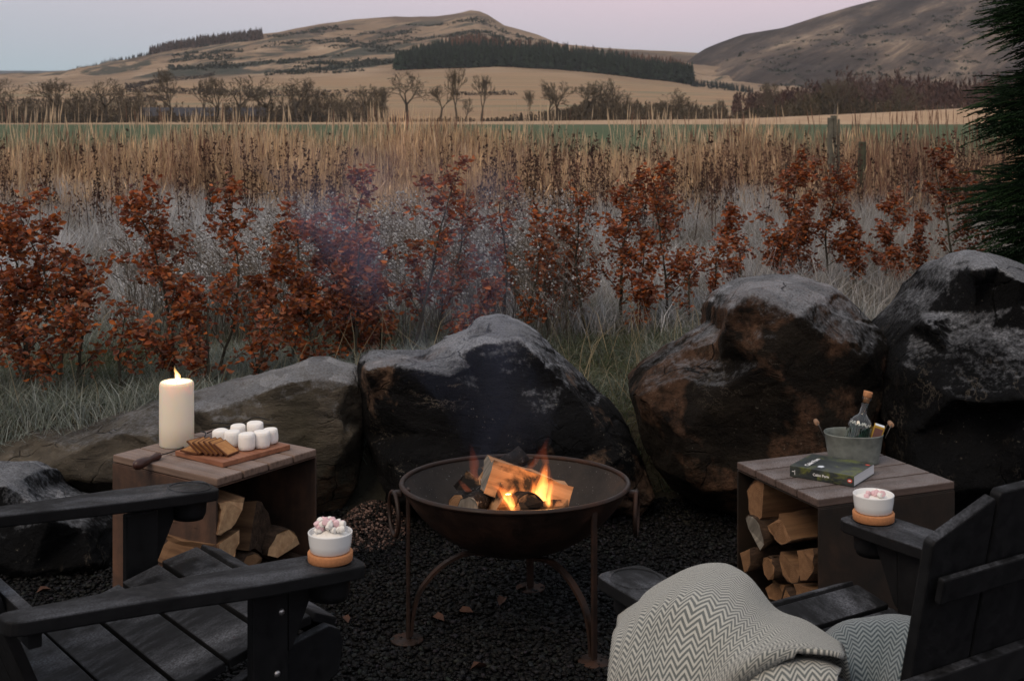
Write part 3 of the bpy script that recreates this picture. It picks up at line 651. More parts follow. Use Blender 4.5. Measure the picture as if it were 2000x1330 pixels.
SAP = [(-20, 6.3, 400, 1.1, 0, .28, .05, 'copper beech sapling cut by the left edge'), (55, 6.4, 455, 1.3, 0, .26, .05, 'bushy copper beech sapling at far left'),
       (115, 6.35, 400, 1.3, 0, .27, .06, 'tall bushy copper beech sapling at far left behind the low rock'), (150, 6.6, 520, .9, 0, .25, .08, 'short spreading copper beech sapling reaching right at far left'),
       (308, 6.7, 365, 1.0, 0, .17, .5, 'slender copper beech sapling with a leafy top above the candle'), (330, 6.5, 560, 1.3, 0, .34, .2, 'low dense copper beech sapling right behind the candle'),
       (425, 6.7, 368, .8, 0, .16, .15, 'tall slim copper beech sapling with large frosted top leaves'), (410, 6.4, 590, 1.4, 0, .40, .15, 'low wide copper beech sapling behind the marshmallows'),
       (500, 6.6, 545, 1.3, 0, .32, .12, 'low bushy copper beech sapling left of the smoke'), (565, 7.0, 420, 1.0, 0, .20, .15, 'mid height copper beech sapling with a bare tip left of the smoke'),
       (655, 7.1, 352, 1.0, 0, .20, .15, 'tall copper beech sapling just left of the smoke'), (620, 6.8, 560, 1.3, 0, .30, .1, 'low copper beech sapling above the gap between left and middle rocks'),
       (715, 7.2, 440, 1.0, 0, .22, .15, 'copper beech sapling veiled by the smoke'), (795, 7.4, 355, 1.0, 0, .20, .2, 'tall copper beech sapling above the shoulder of the middle rock'),
       (850, 7.5, 395, .9, 0, .20, .15, 'copper beech sapling with drooping tip above the middle rock'), (905, 7.5, 560, 1.0, 0, .25, .1, 'low copper beech sapling behind the peak of the middle rock'),
       (975, 7.8, 385, .6, 0, .15, .3, 'thin sparse copper beech sapling at centre'), (1020, 7.8, 470, .8, 0, .2, .2, 'short sparse copper beech sapling right of centre'),
       (1075, 8.0, 425, .9, 0, .22, .15, 'copper beech sapling left of the bright orange pair'), (1150, 8.2, 370, .9, 0, .19, .15, 'tall copper beech sapling left of the orange pair'),
       (1218, 8.3, 358, 1.1, 0, .19, .18, 'left one of the bright orange pair of copper beech saplings'), (1298, 8.5, 343, 1.1, 0, .19, .12, 'right one of the bright orange pair of copper beech saplings'),
       (1345, 8.4, 500, .5, 0, .25, .2, 'thin twiggy copper beech sapling leaning right of the orange pair'), (1435, 9.2, 425, 1.1, 0, .22, .25, 'copper beech sapling behind the top of the big brown rock'),
       (1498, 9.4, 310, 1.2, .15, .19, .2, 'tallest dense copper beech sapling above the big brown rock'), (1570, 9.6, 410, 1.0, .1, .2, .25, 'copper beech sapling between the tallest one and the fence posts'),
       (1625, 9.8, 350, 1.1, .1, .20, .2, 'copper beech sapling below the split fence post'), (1660, 9.7, 440, 1.1, .1, .24, .2, 'bushy copper beech sapling below the short fence post'),
       (1725, 10.0, 395, 1.2, .1, .2, .2, 'copper beech sapling right of the short fence post'), (1750, 9.8, 500, 1.1, .1, .24, .2, 'low copper beech sapling above the woodchip path'),
       (1110, 8.4, 470, 1.1, 0, .22, .1, 'low copper beech sapling right of the smoke'), (1258, 8.2, 470, 1.1, 0, .22, .1, 'low copper beech sapling filling in between the bright orange pair'), (1385, 8.8, 480, .8, 0, .2, .2, 'short copper beech sapling left of the big brown rock top'), (1535, 9.3, 455, 1.1, .1, .24, .15, 'low copper beech sapling at the foot of the tallest one'), (690, 7.0, 480, 1.1, 0, .24, .1, 'low copper beech sapling in the thick of the smoke'), (760, 7.2, 520, 1.1, 0, .26, .1, 'low copper beech sapling over the left shoulder of the middle rock'), (240, 6.5, 600, .7, 0, .3, .1, 'small sparse copper beech sapling left of the candle flame'),
       (1865, 9.2, 305, 1.1, .7, .19, .15, 'dark shaded copper beech sapling beside the conifer'), (1820, 9.4, 430, 1.1, .6, .2, .2, 'dark low copper beech sapling left of the conifer')]  # shade by the conifer put into the leaf colour of these two
for i, (x, D, ty, bu, dk, wd, lo, lab) in enumerate(SAP): sapling(x, D, ty, 100 + i, lab, bu, dk * .0 + dk, wd, lo)

# ---------------------------------------------------------------- conifer at the right
def conifer(X, Y, z0, H, Rm, seed, label, n=2600):
    o = thing('conifer_tree', label, 'tree', (X, Y, z0)); rd = random.Random(seed)
    link('trunk', tube_me('trunk', [(0, 0, 0), (.02, 0, H * .4), (0, .02, H * .97)], [.11, .075, .01], 9), M_stem, o)
    Vs, Fs, Cs = [], [], []; off = 0
    for i in range(n):
        f = rd.random() ** 1.15 * .97; a = rd.uniform(0, 6.283); Rz = Rm * (1 - f) ** .42 * (.86 + .22 * math.sin(f * 46 + a * 2))
        st = rd.uniform(.42, .84); L = Rz * (1.02 - st) * rd.uniform(.85, 1.2) + .10; z = f * H + rd.gauss(0, .04)
        d = Vector((math.cos(a), math.sin(a), rd.uniform(-.30, .28))).normalized(); p = Vector((d.x * Rz * st, d.y * Rz * st, z + .12)); sd = d.cross(Vector((0, 0, 1))).normalized(); nn = sd.cross(d)
        base = np.array(rd.choice([(0.010, 0.022, 0.010), (0.016, 0.036, 0.014), (0.008, 0.017, 0.009)])) * rd.uniform(.7, 1.5)
        m = max(8, int(L / .019)); V = []; Fc = []
        for k in range(m):
            u = k / m; q = p + d * (L * u) - Vector((0, 0, 1)) * (.16 * u * u * L)
            bl = L * .34 * (1 - u) ** .8 * (.4 + .6 * rd.random()) + .018
            for s in (-1, 1):
                e_ = q + (d * .85 + sd * s * .75 + nn * rd.uniform(-.3, .3) - Vector((0, 0, .15))).normalized() * bl; w = d * .0075 + nn * .0025
                b0 = len(V); V += [q - w, q + w, e_]; Fc.append((b0, b0 + 1, b0 + 2))
        Vs.append(np.array([v[:] for v in V])); Fs.append(np.array(Fc) + off); off += len(V); Cs.append(np.tile(base, (len(V), 1)) * rng.uniform(.75, 1.3, (len(V), 1)))
    f = link('crown', mesh_np('crown', np.concatenate(Vs), np.concatenate(Fs), np.concatenate(Cs)), M_veg, o); f['kind'] = 'stuff'
conifer(3.74, 7.8, 0.28, 4.4, 0.92, 5, 'tall dark green conifer with feathery sprays at the right edge', 6000)
# ---------------------------------------------------------------- rocks
def rockmat(name, dark, light, rust, rust_lo, frost=1.0, vein=0.25, striate=(1, 1, 1), srot=(0, 0, 0), olive=None):
    t = NT(name); co = t.coord(); so = t.coord('Object', striate, srot)
    n1 = t.noise(so, 3.2, 9, 0.62, 0.4)
    col = t.ramp(n1, [(0.32, dark), (0.68, light)])
    if olive: col = t.mix(t.ramp(t.noise(co, 1.7, 4), [(0.45, 0.0), (0.65, 0.8)]), col, olive)
    rk = t.math('MULTIPLY', t.ramp(t.noise(co, 2.1, 5, 0.6, 0.3), [(rust_lo, 0.0), (rust_lo + .05, 1.0)]), t.ramp(t.noise(co, 26, 5, 0.7), [(0.36, 0.15), (0.58, 0.9)]))
    col = t.mix(rk, col, rust)
    # pale mineral specks and veins
    v = t.math('ABSOLUTE', t.math('SUBTRACT', t.noise(so, 3.2, 8, 0.68, 0.1), 0.5))
    vk = t.math('MULTIPLY', t.ramp(v, [(0.0, 1.0), (0.007, 0.0)]), t.ramp(t.noise(co, 3.0, 4), [(0.50, 0.0), (0.62, 1.0)]))
    col = t.mix(t.math('MULTIPLY', vk, vein), col, (0.27, 0.23, 0.18))
    sk = t.math('MULTIPLY', t.ramp(t.noise(co, 75, 3, 0.6), [(0.66, 0.0), (0.72, 0.55)]), t.ramp(t.noise(co, 4, 3), [(0.48, 0.0), (0.6, 1.0)]))
    col = t.mix(sk, col, (0.26, 0.24, 0.20))
    gq = t.new('ShaderNodeTexCoord'); gs = t.new('ShaderNodeSeparateXYZ'); t.l.new(gq.outputs['Generated'], gs.inputs[0]); up = t.math('ADD', t.upness(), t.math('MULTIPLY', t.math('SUBTRACT', gs.outputs['Z'], .78), 1.5))
    fk = t.math('MULTIPLY', t.ramp(t.math('MULTIPLY', .5, t.math('ADD', up, t.math('ADD', t.math('MULTIPLY', t.noise(co, 9, 6, 0.7), 0.7), t.math('MULTIPLY', t.noise(co, 48, 6, 0.75), 1.3)))), [(0.76, 0.0), (0.90, 0.42), (1.0, 0.9)]), t.ramp(t.noise(co, 120, 3, 0.7), [(0.30, 0.3), (0.6, 1.0)]))
    col = t.mix(t.math('MULTIPLY', fk, frost), col, (0.31, 0.325, 0.355))
    wq = t.new('ShaderNodeMix', data_type='VECTOR'); wq.inputs[0].default_value = .14; nv = t.new('ShaderNodeTexNoise'); nv.inputs['Scale'].default_value = 5; nv.inputs['Detail'].default_value = 5; t.l.new(co, nv.inputs[0]); t.l.new(so, wq.inputs[4]); t.l.new(nv.outputs['Color'], wq.inputs[5])
    hs = []
    for scl in (4.2, 11.0):
        vo = t.new('ShaderNodeTexVoronoi'); vo.inputs['Scale'].default_value = scl; t.l.new(wq.outputs[1], vo.inputs[0]); g_ = t.new('ShaderNodeSeparateColor'); t.l.new(vo.outputs['Color'], g_.inputs[0])
        # each broken face is a tilted plane: cell height plus a slope across the cell
        hs.append(t.math('ADD', t.math('MULTIPLY', g_.outputs[0], 1.0), t.math('MULTIPLY', vo.outputs['Distance'], -.6)))
        col = t.mix(.35, col, t.mix(1.0, col, t.ramp(g_.outputs[1], [(0, .45), (1, 1.7)]), 'MULTIPLY'))
    h = t.math('ADD', t.math('ADD', t.math('MULTIPLY', hs[0], .55), t.math('MULTIPLY', hs[1], .28)), t.math('ADD', t.math('MULTIPLY', t.noise(so, 9, 9, 0.7, 0.2), 1.0), t.math('MULTIPLY', t.noise(co, 60, 6, 0.75), 0.35)))
    ce = t.new('ShaderNodeTexVoronoi', feature='DISTANCE_TO_EDGE'); ce.inputs['Scale'].default_value = 3.1; t.l.new(wq.outputs[1], ce.inputs[0])
    ck = t.math('MULTIPLY', t.ramp(ce.outputs['Distance'], [(0.0, 1.0), (0.013, 0.0)]), t.ramp(t.noise(co, 2.4, 3), [(.50, 0.0), (.62, 1.0)])); col = t.mix(ck, col, (0.0015, 0.0015, 0.0015)); h = t.math('SUBTRACT', h, t.math('MULTIPLY', ck, 1.2))
    return t.fin(col, t.ramp(n1, [(0.3, 0.6), (0.7, 0.9)]), t.bump(h, 1.0, 0.05), 0.1)
def rock(name, label, outline, inner, D, thick, m, seed=0, vox=0.011, rough=0.42, sdir=(0.2, 0.3, 1)):
    """angular stone: outline and broken faces are given by pixels, with a depth offset for every inner corner"""
    from mathutils.geometry import delaunay_2d_cdt
    D0, D1 = D; xs_ = [p[0] for p in outline]; xa, xb = min(xs_), max(xs_); dd = lambda x: D0 + (D1 - D0) * (x - xa) / (xb - xa)
    n = len(outline); ymid = sum(p[1] for p in outline) / n
    p2 = [Vector((x, -y)) for x, y in outline] + [Vector((q[0], -q[1])) for q in inner]
    rj = random.Random(seed * 7 + 1); offs = [.10 if y < ymid + 60 else 0.0 for x, y in outline] + [q[2] * 1.25 + rj.choice((-1, 1)) * rj.uniform(.025, .06) for q in inner]
    v2, e2, f2, ov, oe, of = delaunay_2d_cdt(p2, [(i, (i + 1) % n) for i in range(n)], [], 1, 1e-4)
    bm = bmesh.new(); fr = []
    for i, v in enumerate(v2): fr.append(bm.verts.new(px(v.x, -v.y, dd(v.x) + offs[ov[i][0]])))
    for f in f2: bm.faces.new([fr[k] for k in f])
    idx = {o_: i for i, lst in enumerate(ov) for o_ in lst}; ring0 = [fr[idx[i]] for i in range(n)]
    c = sum((v.co for v in ring0), Vector()) / n; prev = ring0
    for s, dy, dz in ((1.0, thick * .25, .0), (.95, thick * .65, -.04), (.80, thick, -.10)):
        r_ = [bm.verts.new((c.x + (v.co.x - c.x) * s, v.co.y + dy, c.z + (v.co.z - c.z) * s + (dz if v.co.z > c.z else 0))) for v in ring0]
        for i in range(n): bm.faces.new((prev[i], prev[(i + 1) % n], r_[(i + 1) % n], r_[i]))
        prev = r_
    bm.faces.new(prev); bmesh.ops.triangulate(bm, faces=[f for f in bm.faces if len(f.verts) > 4])
    me = bm_mesh('tmp', bm); o = bpy.data.objects.new('tmp', me); C.objects.link(o)
    md = o.modifiers.new('r', 'REMESH'); md.mode = 'VOXEL'; md.voxel_size = vox
    dg = bpy.context.evaluated_depsgraph_get(); m2 = bpy.data.meshes.new_from_object(o.evaluated_get(dg)); bpy.data.objects.remove(o)
    sd = Vector(sdir).normalized(); off = Vector((seed * 3.1, seed * 1.7, seed * .9)); N = [v.normal.copy() for v in m2.vertices]; out = []
    for v, nn in zip(m2.vertices, N):
        p = v.co.copy(); q = p + off; w = Vector((mnoise.noise(q * 6), mnoise.noise(q * 6 + Vector((4, 1, 7))), mnoise.noise(q * 6 + Vector((1, 9, 2))))) * .05; qw = q + w
        a = mnoise.noise(q * 2.2) * .016 + mnoise.noise(q * 7) * .008
        a += .016 * sstep(.02, .045, mnoise.noise(qw * 2.4 + Vector((9, 2, 4)))) - .014 * sstep(.10, .125, mnoise.noise(Vector((qw.x * 3.4, qw.y * 3.4, qw.z * 6.0)))) + .009 * sstep(.05, .07, mnoise.noise(qw * 6.1)) - .007 * sstep(.08, .10, mnoise.noise(qw * 11))
        a += mnoise.noise(q * 22) * .0045 + mnoise.noise(q * 45) * .0025
        out.append(p + nn * a * rough)
    lo = min(p.z for p in out); org = Vector((c.x, c.y, lo))
    for v, p in zip(m2.vertices, out): v.co = p - org
    for p in m2.polygons: p.use_smooth = True
    m2.update(); o = link(name, m2, m, None, org); tag(o, label, 'rock', 'big slate rocks round the fire'); return o
M_r1 = rockmat('slate_olive', (0.030, 0.027, 0.023), (0.135, 0.115, 0.088), (0.115, 0.070, 0.042), 0.58, 0.8, .10, (1, 1, 2.6), (0, R(14), 0), (0.058, 0.052, 0.034))
M_r2 = rockmat('slate_black', (0.0020, 0.0022, 0.0028), (0.010, 0.010, 0.0105), (0.19, 0.118, 0.078), 0.56, 1.0, .7, (1, 1, 2.2), (0, R(-25), 0))
M_r3 = rockmat('slate_brown', (0.0035, 0.003, 0.0026), (0.020, 0.016, 0.012), (0.090, 0.050, 0.031), 0.47, .9, .25, (1, 1, 1.4), (0, R(30), 0))
M_r4 = rockmat('slate_dark', (0.0016, 0.0018, 0.0021), (0.0062, 0.0066, 0.0075), (0.03, 0.024, 0.02), 0.62, .9, .35, (1.3, 1, 1), (0, R(40), 0))
rock('slate_rock', 'long low olive brown slate rock behind the candle table', [(-140, 905), (-60, 880), (0, 868), (60, 849), (150, 842), (200, 826), (280, 797), (340, 785), (400, 768), (470, 746), (560, 724), (600, 706), (640, 708), (690, 722), (712, 745), (718, 775), (710, 830), (704, 900), (690, 965), (655, 1010), (610, 1035), (420, 1040), (200, 1010), (60, 985), (-140, 980)],
     [(-60, 925, -.18), (0, 905, -.20), (60, 938, -.24), (150, 884, -.20), (230, 850, -.14), (290, 852, -.20), (330, 812, -.06), (400, 806, -.14), (500, 772, -.12), (560, 745, -.06), (600, 738, -.10), (680, 752, -.05), (650, 820, -.13), (560, 850, -.17), (450, 880, -.20), (640, 930, -.14), (560, 965, -.20), (300, 945, -.26), (160, 935, -.24), (690, 850, -.03), (400, 960, -.26)], (5.85, 5.55), .55, M_r1, 1)
rock('slate_rock', 'low dark frost topped rock at the left edge beside the candle table', [(-160, 950), (-80, 925), (10, 922), (50, 930), (72, 965), (110, 985), (170, 1000), (215, 1040), (235, 1110), (210, 1160), (60, 1185), (-160, 1180)],
     [(-60, 950, -.08), (10, 945, -.10), (50, 965, -.06), (95, 1015, -.14), (20, 1050, -.20), (160, 1035, -.10), (180, 1100, -.15), (60, 1120, -.22), (-80, 1080, -.2)], (5.0, 4.9), .5, M_r4, 2)
rock('slate_rock', 'pointed black slate rock behind the fire bowl', [(698, 760), (701, 708), (722, 697), (800, 697), (832, 690), (868, 668), (905, 655), (935, 632), (975, 627), (1012, 634), (1050, 655), (1085, 690), (1130, 735), (1180, 785), (1215, 825), (1240, 870), (1268, 925), (1282, 975), (1250, 1010), (1000, 1020), (790, 1010), (755, 985), (735, 920), (712, 850)],
     [(716, 724, -.12), (762, 716, -.15), (806, 722, -.14), (822, 706, .02), (850, 714, -.10), (870, 684, .02), (905, 690, -.07), (935, 652, .0), (938, 672, -.10), (880, 738, -.17), (975, 652, -.08), (1015, 662, -.06), (1045, 690, -.11), (1100, 752, -.12), (1160, 820, -.13), (1215, 892, -.14), (830, 850, -.22), (948, 790, -.17), (1020, 765, -.20), (1060, 870, -.27), (900, 960, -.30), (1150, 945, -.27), (762, 900, -.19), (738, 790, -.13), (800, 980, -.28), (1240, 960, -.15), (965, 880, -.20)], (5.55, 5.45), .6, M_r2, 3)
rock('slate_rock', 'big brown black slate rock behind the book table', [(1232, 770), (1262, 730), (1320, 690), (1380, 655), (1404, 640), (1399, 602), (1420, 574), (1462, 551), (1530, 546), (1582, 552), (1640, 568), (1690, 610), (1728, 650), (1745, 680), (1738, 800), (1740, 900), (1700, 990), (1600, 1015), (1440, 1005), (1372, 985), (1312, 950), (1276, 905), (1252, 845)],
     [(1246, 772, -.10), (1330, 742, -.14), (1408, 704, -.12), (1396, 668, .0), (1412, 650, -.16), (1424, 604, -.14), (1470, 574, -.14), (1540, 568, -.15), (1600, 582, -.14), (1560, 620, -.20), (1610, 660, -.16), (1645, 632, -.12), (1692, 700, -.11), (1728, 770, -.08), (1500, 705, -.22), (1610, 740, -.22), (1450, 850, -.24), (1600, 850, -.27), (1330, 850, -.19), (1300, 915, -.16), (1690, 850, -.19), (1500, 950, -.29), (1640, 960, -.26), (1380, 955, -.24), (1420, 760, -.20)], (5.5, 5.35), .7, M_r3, 4)
rock('slate_rock', 'tall near black slate rock at the right edge', [(1718, 740), (1745, 680), (1775, 640), (1800, 615), (1840, 575), (1868, 530), (1895, 508), (1930, 500), (1975, 512), (2010, 525), (2090, 570), (2170, 700), (2190, 1000), (2100, 1040), (1800, 1040), (1760, 990), (1740, 880), (1722, 800)],
     [(1882, 556, .02), (1905, 528, -.04), (1950, 524, -.06), (1995, 550, -.06), (1812, 632, -.08), (1860, 612, .0), (1905, 606, -.04), (1930, 640, -.13), (1985, 596, -.10), (2060, 640, -.12), (1765, 716, -.13), (1850, 690, -.17), (1860, 780, -.23), (1905, 788, -.26), (1908, 806, -.20), (2000, 780, -.28), (2002, 800, -.22), (1780, 850, -.20), (1800, 960, -.25), (1950, 950, -.28), (2090, 820, -.2)], (5.25, 5.0), .8, M_r4, 5)

# ---------------------------------------------------------------- gravel
M_gravel = NT('slate_chips'); c = M_gravel.attr(); M_gravel = M_gravel.fin(c, .65, None, .18)
cube = np.array([(x, y, z) for x in (-1, 1) for y in (-1, 1) for z in (-1, 1)], float)
cf = np.array([(0, 1, 3), (0, 3, 2), (4, 6, 7), (4, 7, 5), (0, 4, 5), (0, 5, 1), (2, 3, 7), (2, 7, 6), (0, 2, 6), (0, 6, 4), (1, 5, 7), (1, 7, 3)])
def chips(X, Y, Z, r, col, flat=.45):
    n = len(X); v = cube[None] * rng.uniform(.35, 1.0, (n, 8, 3)) * np.array([1, .8, flat]) * r[:, None, None]
    a = rng.uniform(0, 6.283, n); b = rng.normal(0, .35, n); ca, sa, cb, sb = np.cos(a), np.sin(a), np.cos(b), np.sin(b)
    x, y, z = v[..., 0], v[..., 1], v[..., 2]
    x, z = x * cb[:, None] + z * sb[:, None], -x * sb[:, None] + z * cb[:, None]
    x, y = x * ca[:, None] - y * sa[:, None], x * sa[:, None] + y * ca[:, None]
    V = np.stack([x + X[:, None], y + Y[:, None], z + Z[:, None]], 2).reshape(-1, 3)
    return V, (np.arange(n)[:, None, None] * 8 + cf[None]).reshape(-1, 3), np.repeat(col, 8, 0)
n = 76000; Y = rng.uniform(3.6, 5.75, n); X = (rng.uniform(-250, 1950, n) - 1000) / FPX * Y; r = rng.uniform(.005, .0125, n) * rng.uniform(.8, 1.25, n)
sh = rng.uniform(0, 1, n) ** 4 * 2.2
col = np.array([0.0024, 0.0025, 0.0027])[None] * (1 + 3.4 * sh[:, None]) * (1 + .15 * rng.uniform(-1, 1, (n, 3)))
V, F, c = chips(X, Y, rng.uniform(-.004, .014, n), r, col)
tag(link('gravel', mesh_np('gravel', V, F, c), M_gravel), 'black slate chippings round the fire bowl', 'gravel', kind='stuff')
n = 2600; a = rng.uniform(0, 6.28, n); q = np.sqrt(rng.uniform(0, 1, n)); cxp = px(722, 985, 5.25); X = cxp.x + np.cos(a) * q * .15; Y = 5.30 + np.sin(a) * q * .28; Zh = .15 * (1 - q) ** .8 * np.clip((Y - 5.0) / .5, 0, 1)
V, F, c = chips(X, Y, Zh + rng.uniform(0, .012, n), rng.uniform(.004, .009, n), pick([(0.09, 0.052, 0.042), (0.17, 0.11, 0.09), (0.02, 0.015, 0.013), (0.012, 0.010, 0.009), (0.012, 0.010, 0.009)], n), .7)
tag(link('pink_grit', mesh_np('pink_grit', V, F, c), M_gravel), 'pinkish grit heaped between the left and middle rocks', 'gravel', kind='stuff')
# fallen leaves on the gravel
M_dead = plain('dead_leaf', (0.055, 0.026, 0.017), .8, .4, 40, .2)
for i, (x, y, lab) in enumerate([(680, 1216, 'fallen brown leaf left of the front bowl foot'), (925, 1195, 'fallen brown leaf under the bowl, left of the rear leg'), (975, 1182, 'small fallen leaf beside the rear bowl leg'), (868, 1212, 'curled fallen leaf between the front and rear bowl legs'), (210, 1158, 'fallen brown leaf before the candle table panel'), (952, 1300, 'fallen leaf on the gravel at the bottom centre'), (1008, 1152, 'reddish fallen leaf at the foot of the rear bowl leg'), (1250, 1000, 'fallen brown leaf right of the bowl'), (100, 1150, 'pale fallen leaf by the dark left rock')]):
    D = FPX * (EYE - .02) / (y - HZ); p = px(x, y, D); lv = LEAF * random.uniform(.05, .07); lv[:, 2] = lv[:, 2] * 3
    tag(link('fallen_leaf', mesh_np('fallen_leaf', lv, LEAFF), M_dead, None, p, (random.uniform(-.3, .3), random.uniform(-.3, .3), random.uniform(0, 6.28))), lab, 'leaf', 'fallen leaves on the gravel')

# ---------------------------------------------------------------- fire bowl
t = NT('rusty_steel'); co = t.coord(); n1 = t.noise(co, 9, 8, .65)
col = t.ramp(n1, [(.3, (0.010, 0.007, 0.006)), (.5, (0.024, 0.012, 0.008)), (.7, (0.052, 0.021, 0.011))])
sk = t.ramp(t.noise(co, 260, 2, .5), [(.72, 0.0), (.76, .6)])
M_rust = t.fin(col, t.ramp(n1, [(.3, .45), (.7, .8)]), t.bump(t.noise(co, 60, 6), .35, .003), .4, Metallic=.25)
t = NT('sooty_steel'); co = t.coord(); n1 = t.noise(co, 5, 7, .65)
col = t.ramp(n1, [(.3, (0.010, 0.009, 0.009)), (.52, (0.026, 0.022, 0.020)), (.72, (0.055, 0.036, 0.026))])
sk = t.ramp(t.noise(co, 150, 2, .5), [(.70, 0.0), (.75, .5)])
col = t.mix(sk, col, (0.30, 0.30, 0.31)); M_soot = t.fin(col, .75, t.bump(t.noise(co, 50, 6), .3, .003), .3)
BX, BY, RZ, BR = 0.010, 4.27, 0.492, 0.381
pit = thing('fire_bowl', 'round rusty steel fire bowl on three legs in the middle', 'fire pit', (BX, BY, 0))
TILT = Matrix.Rotation(R(-1.8), 4, 'X')
prof_o = [(BR * math.sin(a) if a < 1.4 else BR, RZ - .245 * (1 - 0) * math.cos(a) ** .95) for a in np.linspace(0, 1.40, 22)]
prof_o = [(0.0001 if i == 0 else r_, z_) for i, (r_, z_) in enumerate(prof_o)]
BD = .232; BS = (BR * BR + BD * BD) / (2 * BD)
def bowl_z(r_): return RZ - BD + BS - math.sqrt(BS * BS - min(r_, BR) ** 2)
def tilt(bm):
    bmesh.ops.translate(bm, vec=(0, 0, -RZ), verts=bm.verts); bmesh.ops.transform(bm, matrix=TILT, verts=bm.verts); bmesh.ops.translate(bm, vec=(0, 0, RZ), verts=bm.verts); return bm
rr = [BR * f for f in np.linspace(0, 1, 26)]
outer = [(max(r_, 0), bowl_z(r_)) for r_ in rr]; inner = [(max(0, r_ * .985), bowl_z(r_) + .006) for r_ in rr]
link('bowl', bm_mesh('bowl', tilt(lathe_bm(outer, 96)), True), M_rust, pit)
link('bowl_lining', bm_mesh('bowl_lining', tilt(lathe_bm(inner, 96)), True), M_soot, pit)
ring = [(BR - .004 + .0085 * math.cos(a), RZ + .003 + .0085 * math.sin(a)) for a in np.linspace(0, 2 * math.pi, 11)]
link('rim', bm_mesh('rim', tilt(lathe_bm(ring, 96)), True), M_rust, pit)
for ang, top in ((196, .50), (313, .50), (81, .48)):
    a = R(ang); ca, sa = math.cos(a), math.sin(a); fr = .362
    lg = link('leg', bm_mesh('leg', box_bm(.011, .024, top, .003, 1, (0, 0, top / 2))), M_rust, pit, (ca * fr, sa * fr, 0.004), (0, 0, a))
    foot = bm_mesh('foot', lathe_bm([(0, 0), (.052, 0), (.054, .003), (.052, .007), (0, .009)], 32), True); link('foot', foot, M_rust, lg, (.004, 0, .004))
    pts = crom([(-.008, 0, .02), (-.018, 0, .10), (-.045, 0, .17), (-.11, 0, .235), (-.19, 0, .268), (-.262, 0, .262)], 5)
    V, F = [], []
    for i, p in enumerate(pts):
        d = (pts[min(i + 1, len(pts) - 1)] - pts[max(0, i - 1)]).normalized(); nrm = Vector((-d.z, 0, d.x))
        for s, u in ((-1, -1), (1, -1), (1, 1), (-1, 1)): V.append(p + Vector((0, s * .0115, 0)) + nrm * u * .005)
    for i in range(len(pts) - 1):
        for k in range(4): F.append((i * 4 + k, i * 4 + (k + 1) % 4, i * 4 + 4 + (k + 1) % 4, i * 4 + 4 + k))
    F += [(3, 2, 1, 0), tuple(len(V) - 4 + k for k in range(4))]
    me = bpy.data.meshes.new('brace'); me.from_pydata(V, [], F); link('brace', me, M_rust, lg)
for ang in (188, 352):
    a = R(ang); hx, hy = math.cos(a) * (BR + .008), math.sin(a) * (BR + .008)
    br = link('ring_bracket', bm_mesh('ring_bracket', box_bm(.03, .035, .022, .006, 2)), M_rust, pit, (hx, hy, RZ - .020), (0, 0, a))
    pts = [(.014 + .004 * math.sin(t_), .070 * math.sin(t_), -.064 + .070 * math.cos(t_)) for t_ in np.linspace(0, 2 * math.pi, 33)]
    link('ring_handle', tube_me('ring_handle', pts, .0075, 8), M_rust, br, None, (0, 0, R(13 if ang < 200 else 2)))

# ---------------------------------------------------------------- logs
def woodmat(name, face, dark, bump=.4, char=0.0):
    t = NT(name); co = t.coord('Object', (26, 2.0, 26)); n1 = t.noise(co, 1.6, 6, .6, .5); oc = t.coord()
    col = t.ramp(n1, [(.28, dark), (.62, face)])
    if char > 0:
        ck = t.ramp(t.noise(oc, 9, 5, .6, .3), [(.62 - char * .3, 0.0), (.74 - char * .3, 1.0)]); col = t.mix(ck, col, (0.012, 0.010, 0.009))
    return t.fin(col, .75, t.bump(n1, bump, .004), .2)
M_split = woodmat('split_wood', (0.20, 0.115, 0.062), (0.085, 0.046, 0.026)); M_litend = woodmat('lit_log_end', (0.56, 0.36, 0.20), (0.34, 0.19, 0.10), .5)  # end wood brightened: light on the left store put into its colour
M_splitp = woodmat('pale_split_wood', (0.40, 0.24, 0.13), (0.19, 0.10, 0.05), .5, .5)
M_scorch = woodmat('scorched_wood', (0.30, 0.17, 0.085), (0.13, 0.065, 0.03), .5, .85)
t = NT('end_grain'); co = t.coord('Object', (1, .15, 1)); wv = t.new('ShaderNodeTexWave', wave_type='RINGS', rings_direction='Y'); wv.inputs['Scale'].default_value = 55; wv.inputs['Distortion'].default_value = 1.5; wv.inputs['Detail'].default_value = 3
t.l.new(co, wv.inputs[0]); cr = t.noise(t.coord(), 45, 5, .7)
col = t.mix(.45, t.ramp(wv.outputs['Fac'], [(0, (0.15, 0.080, 0.042)), (1, (0.26, 0.145, 0.075))]), t.ramp(cr, [(.3, (0.07, 0.038, 0.022)), (.7, (0.28, 0.16, 0.085))])); M_end = t.fin(col, .85, t.bump(cr, .5, .004), .15)
t = NT('grey_end_grain'); col = t.ramp(t.noise(t.coord('Object', (60, 1, 8)), 1.2, 5), [(.3, (0.09, 0.082, 0.072)), (.7, (0.22, 0.20, 0.17))]); M_endg = t.fin(col, .9, None, .1)
t = NT('log_bark'); co = t.coord('Object', (1, .4, 1)); n1 = t.noise(co, 38, 8, .7, .4); col = t.ramp(n1, [(.3, (0.018, 0.013, 0.010)), (.55, (0.06, 0.038, 0.026)), (.75, (0.11, 0.07, 0.046))]); M_barkl = t.fin(col, .9, t.bump(n1, .9, .01), .15)
t = NT('charred_bark'); n1 = t.noise(t.coord(), 50, 8, .75, .2); col = t.ramp(n1, [(.35, (0.006, 0.006, 0.006)), (.58, (0.02, 0.018, 0.018)), (.7, (0.24, 0.24, 0.25))]); M_char = t.fin(col, .9, t.bump(n1, .9, .01), .1)
